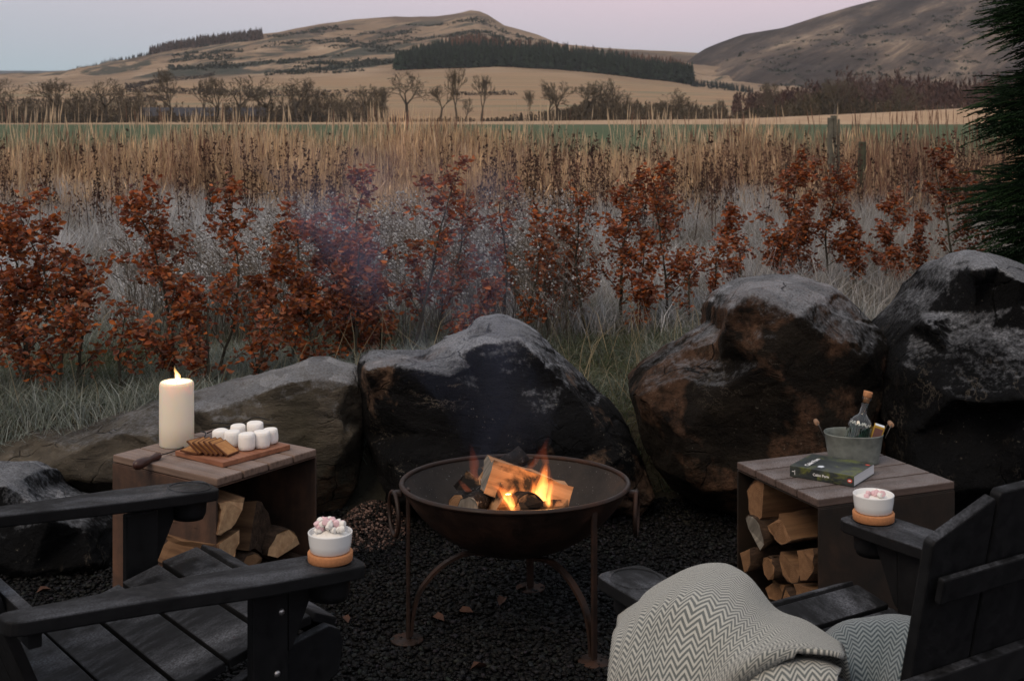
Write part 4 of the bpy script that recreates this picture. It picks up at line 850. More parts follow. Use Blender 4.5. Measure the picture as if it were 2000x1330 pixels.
def log(label, loc, rot, L, sec, rad, seed, mats=None, group='split logs', matrix=None):
    """a log along local Y; sec = list of (angle range of bark arc) or polygon kinds: 'half','wedge','round','plank'"""
    rd = random.Random(seed); face, end, bark = mats or (M_split, M_end, M_barkl)
    if sec == 'round': poly = [(rad * math.cos(a), rad * math.sin(a)) for a in np.linspace(0, 2 * math.pi, 17)[:-1]]; arc = set(range(16))
    else:
        a0, a1 = {'half': (8, 172), 'wedge': (30, 128), 'third': (15, 150), 'thin': (52, 108)}[sec]
        aa = np.linspace(R(a0), R(a1), 9); poly = [(rad * math.cos(a), rad * math.sin(a)) for a in aa]; arc = set(range(8))
        if sec == 'half': poly += [(-rad * .5, -rad * .06), (rad * .4, rad * .02)]
        else: poly += [(-rad * .16, rad * .22), (rad * .05, -rad * .05), (rad * .18, rad * .16)]
        if sec in ('third', 'wedge', 'thin'): cy_ = sum(p[1] for p in poly) / len(poly); poly = [(p[0], p[1] - cy_) for p in poly]
    k = len(poly); poly = [(x * rd.uniform(.93, 1.06), z * rd.uniform(.93, 1.06)) for x, z in poly]
    ns = 7; V = []; F = []; mi = []; Fb = []
    bend = rd.gauss(0, .012)
    for i in range(ns + 1):
        f = i / ns; y = (f - .5) * L; sc = 1 + rd.gauss(0, .025)
        for j, (x, z) in enumerate(poly): V.append((x * sc + bend * math.sin(f * 3.14) + rd.gauss(0, .0014), y + rd.gauss(0, .003) * (1 if i in (0, ns) else 0), z * sc + rd.gauss(0, .0014)))
    for i in range(ns):
        for j in range(k):
            q = (i * k + j, i * k + (j + 1) % k, (i + 1) * k + (j + 1) % k, (i + 1) * k + j)
            if j in arc: Fb.append(q)
            F.append(q); mi.append(0)
    F.append(tuple(range(k))[::-1]); mi.append(1); F.append(tuple(ns * k + j for j in range(k))); mi.append(1)
    me = bpy.data.meshes.new('log'); me.from_pydata(V, [], F); me.materials.append(face); me.materials.append(end)
    for p, m_ in zip(me.polygons, mi): p.material_index = m_
    o = link('log', me, None, None, loc, rot)
    if matrix is not None: o.matrix_world = matrix
    tag(o, label, 'log', group)
    used = sorted({a for q in Fb for a in q}); mp = {a: b for b, a in enumerate(used)}
    inn = [Vector(V[a]) for a in used]; outv = [Vector((v.x * 1.05, v.y * .992, v.z + (v.z - 0) * .03 + (.003 if sec != 'round' else 0))) for v in inn]
    if sec != 'round':
        outv = [v + Vector((v.x, 0, max(v.z, 0.0))).normalized() * .003 for v in inn]
    nv = len(inn); F2 = [tuple(mp[a] + nv for a in q) for q in Fb]
    bmb = bmesh.new(); vs = [bmb.verts.new(v) for v in inn + outv]
    for q in Fb: bmb.faces.new([vs[mp[a]] for a in q][::-1]); bmb.faces.new([vs[mp[a] + nv] for a in q])
    edges = {}
    for q in Fb:
        for a, b in zip(q, q[1:] + q[:1]): edges[tuple(sorted((a, b)))] = edges.get(tuple(sorted((a, b))), 0) + 1
    for (a, b), cnt in edges.items():
        if cnt == 1: bmb.faces.new((vs[mp[a]], vs[mp[b]], vs[mp[b] + nv], vs[mp[a] + nv]))
    link('bark', bm_mesh('bark', bmb, True), bark, o)
    return o
def aim(p0, p1, roll=0.0):                         # matrix that lays a log from p0 to p1
    p0, p1 = Vector(p0), Vector(p1); d = (p1 - p0).normalized(); x = d.cross(Vector((0, 0, 1))).normalized(); z = x.cross(d)
    m = Matrix((x, d, z)).transposed().to_4x4(); return Matrix.Translation((p0 + p1) / 2) @ m @ Matrix.Rotation(roll, 4, 'Y'), (p1 - p0).length
def flog(label, a, b, sec, rad, seed, roll=0, mats=None, group='burning logs in the fire bowl'):
    M_, L = aim(px(*a), px(*b), roll); return log(label, None, None, L, sec, rad, seed, mats, group, M_)
flog('large pale split log lying across the top of the fire', (948, 930, 4.13), (1104, 982, 4.18), 'wedge', .098, 11, R(205), (M_splitp, M_endg, M_scorch))
flog('scorched split log propped behind the top log', (940, 965, 4.36), (1030, 905, 4.42), 'half', .062, 12, R(-20), (M_scorch, M_end, M_char))
flog('pale split log standing at the front left of the fire', (948, 955, 4.22), (985, 1022, 4.03), 'wedge', .118, 13, R(190), (M_splitp, M_end, M_char))
flog('short charred log end at the left of the fire', (893, 985, 4.05), (935, 970, 4.2), 'round', .030, 14, 0, (M_scorch, M_end, M_char))
flog('grey ashed log stub beside the charred end', (915, 990, 4.02), (930, 960, 4.25), 'round', .034, 15, 0, (M_scorch, M_endg, M_char))
flog('dark charred half log at the front of the fire', (1035, 990, 4.0), (1005, 985, 4.2), 'half', .042, 16, R(10), (M_scorch, M_scorch, M_char))
flog('scorched dark log on the left under the top log', (920, 945, 4.2), (960, 935, 4.42), 'wedge', .07, 17, R(160), (M_scorch, M_scorch, M_char))
flog('flat scorched slab lying at the right front of the fire', (1010, 1012, 3.98), (1105, 1005, 4.1), 'thin', .06, 18, R(180), (M_scorch, M_end, M_char))

# flames: glowing gas, thicker where it burns brighter
def flamemat(name, strength, lo, hi):
    t = NT(name); t.n.remove(t.b)
    co = t.new('ShaderNodeTexCoord'); sp = t.new('ShaderNodeSeparateXYZ'); t.l.new(co.outputs['Generated'], sp.inputs[0])
    col = t.ramp(sp.outputs['Z'], [(0.0, lo), (0.45, tuple((a + b) / 2 for a, b in zip(lo, hi))), (1.0, hi)])
    st = t.ramp(sp.outputs['Z'], [(0.0, .55), (0.15, 1.0), (0.55, .6), (1.0, .04)])
    nz_ = t.ramp(t.noise(t.coord('Object', (60, 60, 18)), 1, 3, .5, .6), [(.3, .5), (.7, 1.25)])
    em = t.new('ShaderNodeEmission'); t.l.new(col, em.inputs[0]); t.l.new(t.math('MULTIPLY', t.math('MULTIPLY', st, nz_), strength), em.inputs[1])
    t.l.new(em.outputs[0], t.out.inputs['Volume']); return t.m
M_flame = flamemat('flame', 150, (1.0, .42, .10), (1.0, .20, .03)); M_flameo = flamemat('flame_edge', 20, (1.0, .30, .06), (1.0, .16, .03)); M_flame2 = flamemat('faint_flame', 5.5, (1.0, .22, .06), (.8, .14, .10)); M_cflame = flamemat('candle_flame', 330, (1.0, .62, .26), (1.0, .55, .16))
def flame(parent, pts, rads, m, flat=.6, seed=0):
    P = crom(pts, 5); rd = random.Random(seed); Rr = np.interp(np.linspace(0, 1, len(P)), np.linspace(0, 1, len(rads)), rads); V, F = [], []; n_ = 12
    for i, p in enumerate(P):
        for k in range(n_):
            a = 2 * math.pi * k / n_; V.append((p.x + Rr[i] * math.cos(a) * (1 + .12 * math.sin(i * .9 + k)), p.y + Rr[i] * flat * math.sin(a), p.z))
    for i in range(len(P) - 1):
        for k in range(n_): F.append((i * n_ + k, i * n_ + (k + 1) % n_, (i + 1) * n_ + (k + 1) % n_, (i + 1) * n_ + k))
    F += [tuple(range(n_))[::-1], tuple((len(P) - 1) * n_ + k for k in range(n_))]
    o0 = Vector(V[0]); me = bpy.data.meshes.new('flame'); me.from_pydata([Vector(v) - parent.location for v in V], [], F)
    for p in me.polygons: p.use_smooth = True
    return link('flame', me, m, parent)
def flames(pts, rads, seed):
    flame(fire, pts, rads, M_flame, .7, seed); flame(fire, pts[:-1] + [pts[-1] + Vector((0, 0, .012))], [r_ * 1.75 for r_ in rads], M_flameo, .7, seed + 50)
fire = thing('fire', 'orange flames licking between the logs in the bowl', 'fire', (BX, 4.1, .40))
fl_ = lambda pts, D: [px(x, y, D) for x, y in pts]
flames(fl_([(1062, 995), (1055, 975), (1060, 945), (1064, 920), (1068, 897)], 4.06), [.019, .021, .017, .010, .001], 1)
flames(fl_([(1050, 990), (1044, 970), (1043, 950), (1039, 935)], 4.06), [.011, .011, .007, .001], 2)
flames(fl_([(1068, 992), (1072, 970), (1077, 945), (1076, 928)], 4.05), [.010, .008, .005, .001], 3)
flames(fl_([(1006, 1004), (1000, 988), (990, 968), (978, 954), (960, 946)], 4.0), [.006, .013, .016, .013, .004], 4)
flames(fl_([(992, 965), (1000, 958), (1004, 953)], 4.0), [.010, .008, .002], 5)
flame(fire, fl_([(1028, 920), (1042, 905), (1052, 888), (1056, 868)], 4.2), [.010, .013, .010, .002], M_flame2, .8, 6)
flame(fire, fl_([(936, 940), (926, 925), (926, 900), (919, 865)], 4.15), [.012, .014, .016, .004], M_flame2, .8, 7)
flame(fire, fl_([(916, 960), (905, 947), (895, 935)], 4.12), [.012, .012, .004], M_flame2, .8, 8)
flame(fire, fl_([(1066, 905), (1062, 880), (1072, 850)], 4.1), [.012, .012, .003], M_flame2, .8, 9)
for (x, y, D), pw in (((1064, 960, 4.02), .5), ((990, 972, 4.0), .36), ((1005, 975, 4.2), .8), ((1060, 900, 4.1), .5)):
    l_ = bpy.data.lights.new('fire_light', 'POINT'); l_.energy = pw; l_.color = (1, .42, .12); l_.shadow_soft_size = .03; q = bpy.data.objects.new('fire_light', l_); C.objects.link(q); q.parent = fire; q.location = px(x, y, D) - fire.location
# smoke: thin blue veil drifting up and left
t = NT('smoke'); t.n.remove(t.b); vol = t.new('ShaderNodeVolumePrincipled'); vol.inputs['Color'].default_value = (.50, .60, .95, 1); vol.inputs['Anisotropy'].default_value = .2
co = t.new('ShaderNodeTexCoord'); sp = t.new('ShaderNodeSeparateXYZ'); t.l.new(co.outputs['Generated'], sp.inputs[0])
nn = t.ramp(t.noise(t.coord('Object', (4.5, 4.5, 2.0)), 1.0, 5, .6, 1.2), [(.44, 0.0), (.74, 1.0)])
dx = t.math('SUBTRACT', sp.outputs['X'], .5); dy = t.math('SUBTRACT', sp.outputs['Y'], .5)
den = t.math('MULTIPLY', nn, t.ramp(sp.outputs['Z'], [(0, .22), (.35, .35), (.6, 1.0), (.8, .8), (1.0, 0.0)]))
t.l.new(t.math('MULTIPLY', den, 1.1), vol.inputs['Density']); t.l.new(vol.outputs[0], t.out.inputs['Volume']); M_smoke = t.m
P = crom([(0.0, 4.28, .47), (-.10, 4.40, .75), (-.32, 4.75, 1.05), (-.50, 5.2, 1.35), (-.62, 5.6, 1.62)], 4); V, F = [], []; nR = 18
for i, p in enumerate(P):
    f = i / (len(P) - 1); r_ = .10 + .52 * f
    for k in range(nR):
        a = 2 * math.pi * k / nR; w = 1 + .16 * math.sin(3 * a + i * .6) + .1 * math.sin(5 * a - i); V.append((p.x + r_ * w * math.cos(a), p.y + r_ * .6 * w * math.sin(a), p.z))
for i in range(len(P) - 1):
    for k in range(nR): F.append((i * nR + k, i * nR + (k + 1) % nR, (i + 1) * nR + (k + 1) % nR, (i + 1) * nR + k))
F += [tuple(range(nR))[::-1], tuple((len(P) - 1) * nR + k for k in range(nR))]
me = bpy.data.meshes.new('smoke'); me.from_pydata(V, [], F); tag(link('smoke', me, M_smoke), 'thin blue smoke drifting up from the fire bowl', 'smoke', kind='stuff')
# ---------------------------------------------------------------- log store side tables
def woodtop(name, c, frost):
    t = NT(name); co = t.coord('Object', (70, 3, 40)); n1 = t.noise(co, 1, 6, .6, .3); oc = t.coord()
    col = t.ramp(n1, [(.3, tuple(v * .6 for v in c)), (.7, tuple(v * 1.35 for v in c))])
    up = t.ramp(t.upness(), [(.3, .12), (.9, 1.0)])
    fk = t.math('MULTIPLY', t.math('MULTIPLY', t.ramp(t.noise(oc, 7, 5, .65), [(.34, .25), (.7, 1.0)]), t.ramp(t.noise(oc, 300, 2, .6), [(.38, .1), (.62, 1.0)])), up)
    col = t.mix(t.math('MULTIPLY', fk, frost), col, (0.40, 0.40, 0.42)); return t.fin(col, .8, t.bump(n1, .4, .003), .2)
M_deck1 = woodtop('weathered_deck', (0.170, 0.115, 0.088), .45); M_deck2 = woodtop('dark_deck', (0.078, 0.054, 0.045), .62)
t = NT('corten_panel'); co = t.coord(); n1 = t.noise(co, 6, 8, .65, .3); col = t.ramp(n1, [(.3, (0.026, 0.019, 0.016)), (.5, (0.075, 0.042, 0.029)), (.72, (0.14, 0.072, 0.045))])
st = t.ramp(t.noise(t.coord('Object', (9, 9, .8)), 1.5, 5, .6), [(.45, 0.0), (.7, .5)]); col = t.mix(st, col, (0.022, 0.020, 0.019))
M_corten = t.fin(col, .7, t.bump(t.noise(co, 70, 5), .3, .002), .3)
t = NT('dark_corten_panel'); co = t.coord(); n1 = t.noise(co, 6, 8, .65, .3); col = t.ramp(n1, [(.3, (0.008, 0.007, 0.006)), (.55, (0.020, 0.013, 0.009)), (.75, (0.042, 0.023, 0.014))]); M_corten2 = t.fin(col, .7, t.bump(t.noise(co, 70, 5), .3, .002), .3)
TW, TD, TH = .485, .54, .50
def table(label, loc, rotz, deck, steel):
    o = thing('side_table', label, 'side table', (loc[0], loc[1], 0), rotz, 'log store side tables')
    pan = bm_mesh('side_panel', box_bm(.008, TD, TH - .034, .001, 1, (0, 0, (TH - .034) / 2 + .001)))
    pan.materials.append(steel)
    for s in (-1, 1): link('side_panel', pan, None, o, (s * (TW / 2 - .004), 0, 0))
    link('back_panel', bm_mesh('back_panel', box_bm(TW - .017, .006, TH - .04, 0, 1, (0, TD / 2 - .006, (TH - .04) / 2 + .001))), steel, o)
    link('base_plate', bm_mesh('base_plate', box_bm(TW - .017, TD - .02, .006, 0, 1, (0, -.002, .014))), steel, o)
    link('top_plate', bm_mesh('top_plate', box_bm(TW - .002, TD - .002, .005, .001, 1, (0, 0, TH - .0305))), steel, o)
    pm = bm_mesh('plank', box_bm(TW / 4 - .006, TD + .004, .026, .004, 2)); pm.materials.append(deck)
    for i in range(4): link('plank', pm, None, o, (-TW / 2 + TW / 8 + i * TW / 4, 0, TH - .0135 + random.uniform(-.001, .001)))
    return o
def ud(a): return Vector((math.cos(R(a)), math.sin(R(a)), 0))
LT = Vector((-.992, 4.29, 0)) + ud(145.2) * TD / 2 + ud(55.2) * TW / 2
RT = Vector((.974, 4.06, 0)) + ud(112) * TW / 2 + ud(22) * TD / 2
tl = table('rusty steel log table with pale boards under the candle', LT, R(55.2), M_deck1, M_corten)
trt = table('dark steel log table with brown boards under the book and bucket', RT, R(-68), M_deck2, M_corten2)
def stored(tab, rotz, cx_, cz, sec, rad, roll, seed, label, out=.0, L=.36, mats=None, dr=0, dz=0):
    """log in a table's store: cx_ from the left of the opening, cz height of its middle"""
    base = Matrix.Translation(tab) @ Matrix.Rotation(rotz, 4, 'Z')
    m = base @ Matrix.Translation((cx_, -TD / 2 + L / 2 + .012 - out, cz)) @ Matrix.Rotation(R(dr), 4, 'Z') @ Matrix.Rotation(R(dz), 4, 'X') @ Matrix.Rotation(R(roll), 4, 'Y')
    return log(label, None, None, L, sec, rad, seed, mats, 'logs stored in the side tables', m)
LR = R(55.2)
stored(LT, LR, -.175, .372, 'wedge', .105, 130, 21, 'split log at the top left of the candle table store', .02, .38, (M_split, M_litend, M_barkl))
stored(LT, LR, -.185, .255, 'wedge', .10, 120, 22, 'split log below the top left one in the candle table store', .02, .38, (M_split, M_litend, M_barkl))
stored(LT, LR, -.045, .275, 'wedge', .155, 60, 23, 'big bark covered log in the middle of the candle table store', -.02, .40, (M_split, M_barkl, M_barkl), 14)
stored(LT, LR, .075, .165, 'half', .075, 0, 24, 'half round log with brightened end at the middle of the candle table store', .01, .36, (M_split, M_litend, M_barkl))
stored(LT, LR, -.185, .160, 'round', .036, 0, 25, 'small round log at the bottom left of the candle table store', .01, .34, (M_split, M_litend, M_barkl))
stored(LT, LR, .17, .150, 'half', .050, 10, 26, 'thin mossy log at the right of the candle table store', -.04, .34, (M_split, M_end, M_barkl), -12)
stored(LT, LR, -.07, .150, 'half', .05, 0, 27, 'half log lying under the big one in the candle table store', .0, .34)
for i_, (x_, w_) in enumerate(((-.165, 'leftmost'), (-.04, 'second'), (.085, 'third'), (.19, 'rightmost'))):
    stored(LT, LR, x_, .072, 'round', .054 if i_ < 3 else .044, 0, 60 + i_, w_ + ' of the bottom row of round logs in the candle table store', 0, .36)
RRz = R(-68)
stored(RT, RRz, -.105, .385, 'half', .082, -75, 31, 'tall half log at the top left of the book table store', 0, .40)
stored(RT, RRz, -.005, .315, 'wedge', .095, 172, 32, 'split wedge log under the top of the book table store', -.01, .40)
stored(RT, RRz, -.15, .268, 'half', .062, 40, 33, 'grey weathered log end on the left of the book table store', .01, .36, (M_split, M_endg, M_barkl))
stored(RT, RRz, -.165, .185, 'wedge', .068, 100, 34, 'small pale split log at the left of the book table store', .02, .34)
stored(RT, RRz, -.075, .175, 'round', .040, 0, 35, 'round log at the middle of the book table store', -.01, .38)
stored(RT, RRz, .05, .232, 'half', .072, 195, 36, 'curved half log at the middle right of the book table store', -.02, .38, None, -6)
stored(RT, RRz, .165, .275, 'wedge', .095, 110, 37, 'split log against the right panel of the book table store', 0, .40)
stored(RT, RRz, .15, .150, 'wedge', .098, 120, 38, 'orange split log low against the right panel of the book table store', 0, .40)
stored(RT, RRz, -.09, .088, 'third', .07, 150, 39, 'reddish split log low in the book table store', -.05, .34)
stored(RT, RRz, .035, .095, 'wedge', .075, 70, 40, 'cracked pale split log low in the book table store', -.01, .38)
stored(RT, RRz, .100, .055, 'half', .055, 60, 41, 'narrow split log at the bottom right of the book table store', .0, .38)
stored(RT, RRz, .185, .050, 'third', .055, 20, 42, 'blocky split log in the bottom right corner of the book table store', .0, .38)

# ---------------------------------------------------------------- on the candle table
def on(x, y, z):                                   # the point at height z seen at a pixel
    return px(x, y, FPX * (EYE - z) / (y - HZ))
t = NT('candle_wax'); t.fin((0.86, 0.78, 0.64), .45, None, .4); t.b.inputs['Subsurface Weight'].default_value = .6; t.b.inputs['Subsurface Radius'].default_value = (.06, .035, .018); t.b.inputs['Subsurface Scale'].default_value = .5; M_wax = t.m
M_wick = plain('wick', (0.01, 0.008, 0.006), .9)
p = on(345, 869, TH); CR, CH = .0625, .236
candle = thing('pillar_candle', 'tall lit cream pillar candle on the left table', 'candle', (p.x, p.y, TH + .0005))
link('wax', bm_mesh('wax', lathe_bm([(0, 0), (CR - .004, 0), (CR, .004), (CR + .0006, .08), (CR, CH - .012), (CR - .003, CH - .003), (CR - .008, CH), (CR - .016, CH - .004), (.02, CH - .012), (0, CH - .013)], 64), True), M_wax, candle)
link('wick', tube_me('wick', [(0, 0, CH - .014), (.001, 0, CH - .004), (.004, 0, CH + .004)], .0014, 6), M_wick, candle)
cf_ = bpy.data.objects.new('tmp_', None); fl0 = candle.location + Vector((0, 0, CH))
fo = flame(candle, [fl0 + Vector(v) for v in ((.002, 0, -.001), (.004, 0, .010), (.003, 0, .024), (-.005, 0, .040), (-.009, 0, .058))], [.004, .0105, .0095, .005, .0006], M_cflame, 1.0, 3)
l_ = bpy.data.lights.new('candle_light', 'POINT'); l_.energy = .38; l_.color = (1, .66, .32); l_.shadow_soft_size = .012; q = bpy.data.objects.new('candle_light', l_); C.objects.link(q); q.parent = candle; q.location = (0, 0, CH + .022)
t = NT('board_wood'); n1 = t.noise(t.coord('Object', (4, 45, 60)), 1, 6, .6, .5); M_board = t.fin(t.ramp(n1, [(.3, (0.17, 0.065, 0.036)), (.7, (0.33, 0.145, 0.080))]), .6, t.bump(n1, .25, .002), .3)
bd = link('serving_board', bm_mesh('serving_board', box_bm(.262, .312, .018, .002, 2, (0, 0, .009))), M_board, None, (-1.008, 4.628, TH + .001), (0, 0, R(52.2 - 90)))
tag(bd, 'reddish wooden serving board on the candle table', 'board')
BZ = TH + .0195
t = NT('marshmallow'); t.fin((0.86, 0.84, 0.81), .8, t.bump(t.noise(t.coord(), 60, 4), .25, .004), .2); t.b.inputs['Subsurface Weight'].default_value = .3; t.b.inputs['Subsurface Radius'].default_value = (.02, .018, .015); t.b.inputs['Subsurface Scale'].default_value = .3; M_mm = t.m
def mm_mesh(r, h, seed, squash=1.0, n=28):
    rd = random.Random(seed); b = r * .22
    bm = lathe_bm([(0, 0), (r * .55, .0), (r - b * .9, .001), (r - b * .2, b * .55), (r, h * .25), (r * 1.015, h * .5), (r, h * .75), (r - b * .2, h - b * .55), (r - b * .9, h - .0008), (r * .55, h), (0, h - .0006)], n)
    for v in bm.verts: v.co.x *= 1 + .05 * mnoise.noise(v.co * 30 + Vector((seed, 0, 0))); v.co.y *= squash * (1 + .05 * mnoise.noise(v.co * 30 + Vector((0, seed, 0)))); v.co.z *= 1 + .03 * mnoise.noise(v.co * 25 + Vector((0, 0, seed)))
    return bm_mesh('marshmallow', bm, True)
for i, (x, y, r_, h_, lab) in enumerate([(431, 869, .0265, .055, 'big white marshmallow at the left end of the group'), (454, 871, .0270, .054, 'big white marshmallow second from the left behind the biscuits'), (465, 860, .0255, .056, 'big white marshmallow half hidden at the back left'), (482, 878, .0265, .058, 'big white marshmallow nearest the biscuits at the front'), (511, 873, .0270, .057, 'big white marshmallow at the front right'), (498, 858, .0285, .062, 'tallest white marshmallow at the back of the group'), (528, 865, .0260, .052, 'big white marshmallow at the right end of the group')]):
    p = on(x, y, BZ); o = link('marshmallow', mm_mesh(r_ * 1.13, h_ * 1.04, i + 2, random.uniform(.93, 1.0)), M_mm, None, p, (R(random.uniform(-2, 2)), R(random.uniform(-2, 2)), random.uniform(0, 6)))
    tag(o, lab, 'marshmallow', 'big marshmallows on the board')
t = NT('biscuit'); n1 = t.noise(t.coord(), 70, 5, .6); col = t.ramp(n1, [(.3, (0.33, 0.145, 0.048)), (.7, (0.47, 0.235, 0.085))]); g_ = t.new('ShaderNodeTexCoord'); sp = t.new('ShaderNodeSeparateXYZ'); t.l.new(g_.outputs['Object'], sp.inputs[0])
mxy = t.math('MAXIMUM', t.math('ABSOLUTE', sp.outputs['X']), t.math('ABSOLUTE', sp.outputs['Y'])); ek = t.ramp(t.math('MULTIPLY', mxy, 25.0), [(.74, 0.0), (.84, 1.0)]); col = t.mix(ek, col, (0.10, 0.035, 0.014)); M_bis = t.fin(col, .7, t.bump(n1, .3, .002), .25)
bism = bm_mesh('biscuit', box_bm(.072, .072, .0065, .002, 2)); bism.materials.append(M_bis)
ORD = ['lowest and leftmost', 'second from the left', 'third from the left', 'fourth from the left', 'fifth from the left', 'sixth from the left, just under the top one', 'topmost and rightmost']
for i in range(7):
    p = on(378 + i * 10.5, 884 + i * .6, BZ + .003); o = link('biscuit', bism, None, None)
    th_ = (6, 34, 36, 37, 38, 38, 30)[i]
    # each leans on the one before, tipped down to the right
    o.matrix_world = Matrix.Translation(p + Vector((-.002, .016, .034 * math.sin(R(th_)) + .002))) @ Matrix.Rotation(R(-22), 4, 'Z') @ Matrix.Rotation(R(th_), 4, 'Y') @ Matrix.Rotation(R(random.uniform(-6, 6)), 4, 'Z')
    tag(o, 'golden square biscuit in the fan, ' + ORD[i], 'biscuit', 'fanned biscuits on the board')
M_hand = plain('dark_turned_wood', (0.045, 0.018, 0.014), .38, .3, 25, .15, .001, .4); M_iron = plain('black_iron', (0.012, 0.012, 0.013), .5, .2, 60, .2)
fk = thing('roasting_fork', 'black roasting fork with dark turned wooden handle over the table edge', 'fork', on(312, 889, TH + .014))
h0 = fk.location.copy(); h1 = px(262, 913, h0.y - .115); h1.z = TH + .006; d_ = (h1 - h0); Lh = d_.length; dn = d_.normalized()
pts = [h0 + dn * (Lh * f) - h0 for f in (0, .03, .12, .2, .32, .45, .62, .8, .92, .98, 1.0)]
link('handle', tube_me('handle', pts, [.006, .0125, .0145, .0125, .0105, .0125, .0175, .019, .0165, .010, .002], 16), M_hand, fk)
r1 = on(342, 880, TH + .005); r2 = on(392, 858, TH + .005); r3 = on(402, 846, TH + .012)
link('rod', tube_me('rod', crom([Vector((0, 0, 0)), r1 - h0, r2 - h0, r3 - h0, on(392, 842, TH + .014) - h0], 4), .0024, 8), M_iron, fk)
fk2 = thing('roasting_fork', 'second black roasting fork with its tines behind the marshmallows', 'fork', on(404, 846, TH + .006)); h0 = fk2.location.copy()
B0 = on(425, 838, TH + .02); B1 = px(470, 828, B0.y + .05)
link('rod', tube_me('rod', crom([Vector((0, 0, 0)), B0 - h0, B1 - h0], 4), .0024, 8), M_iron, fk2)
for e_, mid in ((px(527, 821, B1.y + .02), px(498, 815, B1.y)), (px(541, 829, B1.y - .04), px(505, 829, B1.y - .02)), (px(413, 830, B1.y + .02), px(420, 826, B1.y))):
    link('tine', tube_me('tine', crom([B1 - h0, mid - h0, e_ - h0], 4), [.0022] * 8 + [.0012], 6), M_iron, fk2)

# ---------------------------------------------------------------- on the book table
t = NT('galvanised'); co = t.coord(); vo = t.new('ShaderNodeTexVoronoi'); vo.inputs['Scale'].default_value = 55; t.l.new(co, vo.inputs[0]); n1 = t.noise(co, 25, 6, .7)
col = t.mix(.5, t.ramp(vo.outputs['Distance'], [(0, (0.13, 0.15, 0.14)), (1, (0.24, 0.26, 0.245))]), t.ramp(n1, [(.3, (0.09, 0.105, 0.095)), (.7, (0.27, 0.30, 0.275))])); M_galv = t.fin(col, .55, t.bump(n1, .25, .002), .4, Metallic=.35)
bp = on(1667, 901, TH); bk = thing('bucket', 'small oval galvanised bucket with wooden grips on the book table', 'bucket', (bp.x, bp.y, TH + .001), R(-6))
bxr, byr = .101, .076
def oval(z, k): return [(bxr * k * math.copysign(abs(math.cos(a)) ** .85, math.cos(a)), byr * k * math.copysign(abs(math.sin(a)) ** .85, math.sin(a)), z) for a in np.linspace(0, 2 * math.pi, 49)[:-1]]
bm = bmesh.new(); rings = [[bm.verts.new(v) for v in oval(z, k)] for z, k in ((0.004, .78), (0, .80), (0, .845), (.004, .85), (.05, .925), (.094, .99), (.097, 1.01), (.100, 1.012), (.102, 1.0), (.100, .985), (.05, .91), (.006, .83))]
for a, b in zip(rings, rings[1:]):
    for i in range(48): bm.faces.new((a[i], a[(i + 1) % 48], b[(i + 1) % 48], b[i]))
bm.faces.new(rings[0]); bm.faces.new(rings[-1]); link('body', bm_mesh('body', bm, True), M_galv, bk)
M_grip = plain('grip_wood', (0.26, 0.155, 0.095), .7, .3, 60, .2); M_wire = plain('wire', (0.12, 0.115, 0.11), .5, .2, 30, .1, Metallic=.6)
for s in (-1, 1):
    g = Vector((s * .128, 0, .134)); w = [(s * .104, -.026, .090), (s * .122, -.024, .128), (s * .128, -.021, .134), (s * .128, .021, .134), (s * .122, .024, .128), (s * .104, .026, .090)]
    hd = link('handle', tube_me('handle', w, .0014, 6), M_wire, bk)
    gp = [(s * .128, y, .134) for y in (-.0205, -.019, -.009, -.0085, -.0075, -.007, .007, .0075, .0085, .009, .019, .0205)]
    link('grip', tube_me('grip', gp, [.006, .0085, .0088, .0078, .0078, .0088, .0088, .0078, .0078, .0088, .0085, .006], 14), M_grip, hd)
# bottle of matches
t = NT('bottle_glass'); t.fin((0.93, 0.97, 0.96), .03, None, .5); t.b.inputs['Transmission Weight'].default_value = 1.0; t.b.inputs['IOR'].default_value = 1.45; M_glass = t.m
M_cork = plain('cork', (0.42, 0.20, 0.095), .85, .35, 120, .4, .002)
bot = thing('bottle', 'clear glass bottle with cork standing tilted in the bucket', 'bottle'); b0 = Vector((bp.x + .002, bp.y + .006, TH + .022))
bot.matrix_world = Matrix.Translation(b0) @ Matrix.Rotation(R(14.5), 4, 'Y') @ Matrix.Rotation(R(-4), 4, 'X')
go = [(0, 0), (.040, 0), (.0445, .004), (.0455, .02), (.0455, .095), (.0445, .108), (.040, .122), (.030, .134), (.0185, .142), (.0155, .150), (.0145, .180), (.0145, .197), (.0175, .199), (.0178, .2035), (.0150, .205)]
gi = [(r_ - .0022, z) for r_, z in go[2:-1]][::-1]
link('glass', bm_mesh('glass', lathe_bm(go + [(.0125, .205)] + [(max(.0115, r_ - .001), z) for r_, z in gi] + [(.038, .006), (0, .006)], 40), True), M_glass, bot)
link('cork', bm_mesh('cork', lathe_bm([(0, .188), (.0110, .188), (.0118, .205), (.0135, .207), (.0155, .208), (.0160, .226), (.0145, .228), (0, .228)], 28), True), M_cork, bot)
M_green = plain('green_matchstick', (0.006, 0.045, 0.028), .6, .3, 60, .1); M_tip = plain('match_head', (0.78, 0.77, 0.72), .8, .1, 60, .1)
Vg, Fg, Vt, Ft = [], [], [], []
stick_me = tube_me('match', [(0, 0, 0), (0, 0, .088)], .0013, 5, False); stick_me.materials.append(M_green); head_me = mm_mesh(.0023, .006, 1, 1, 8); head_me.materials.append(M_tip)
mt = 0
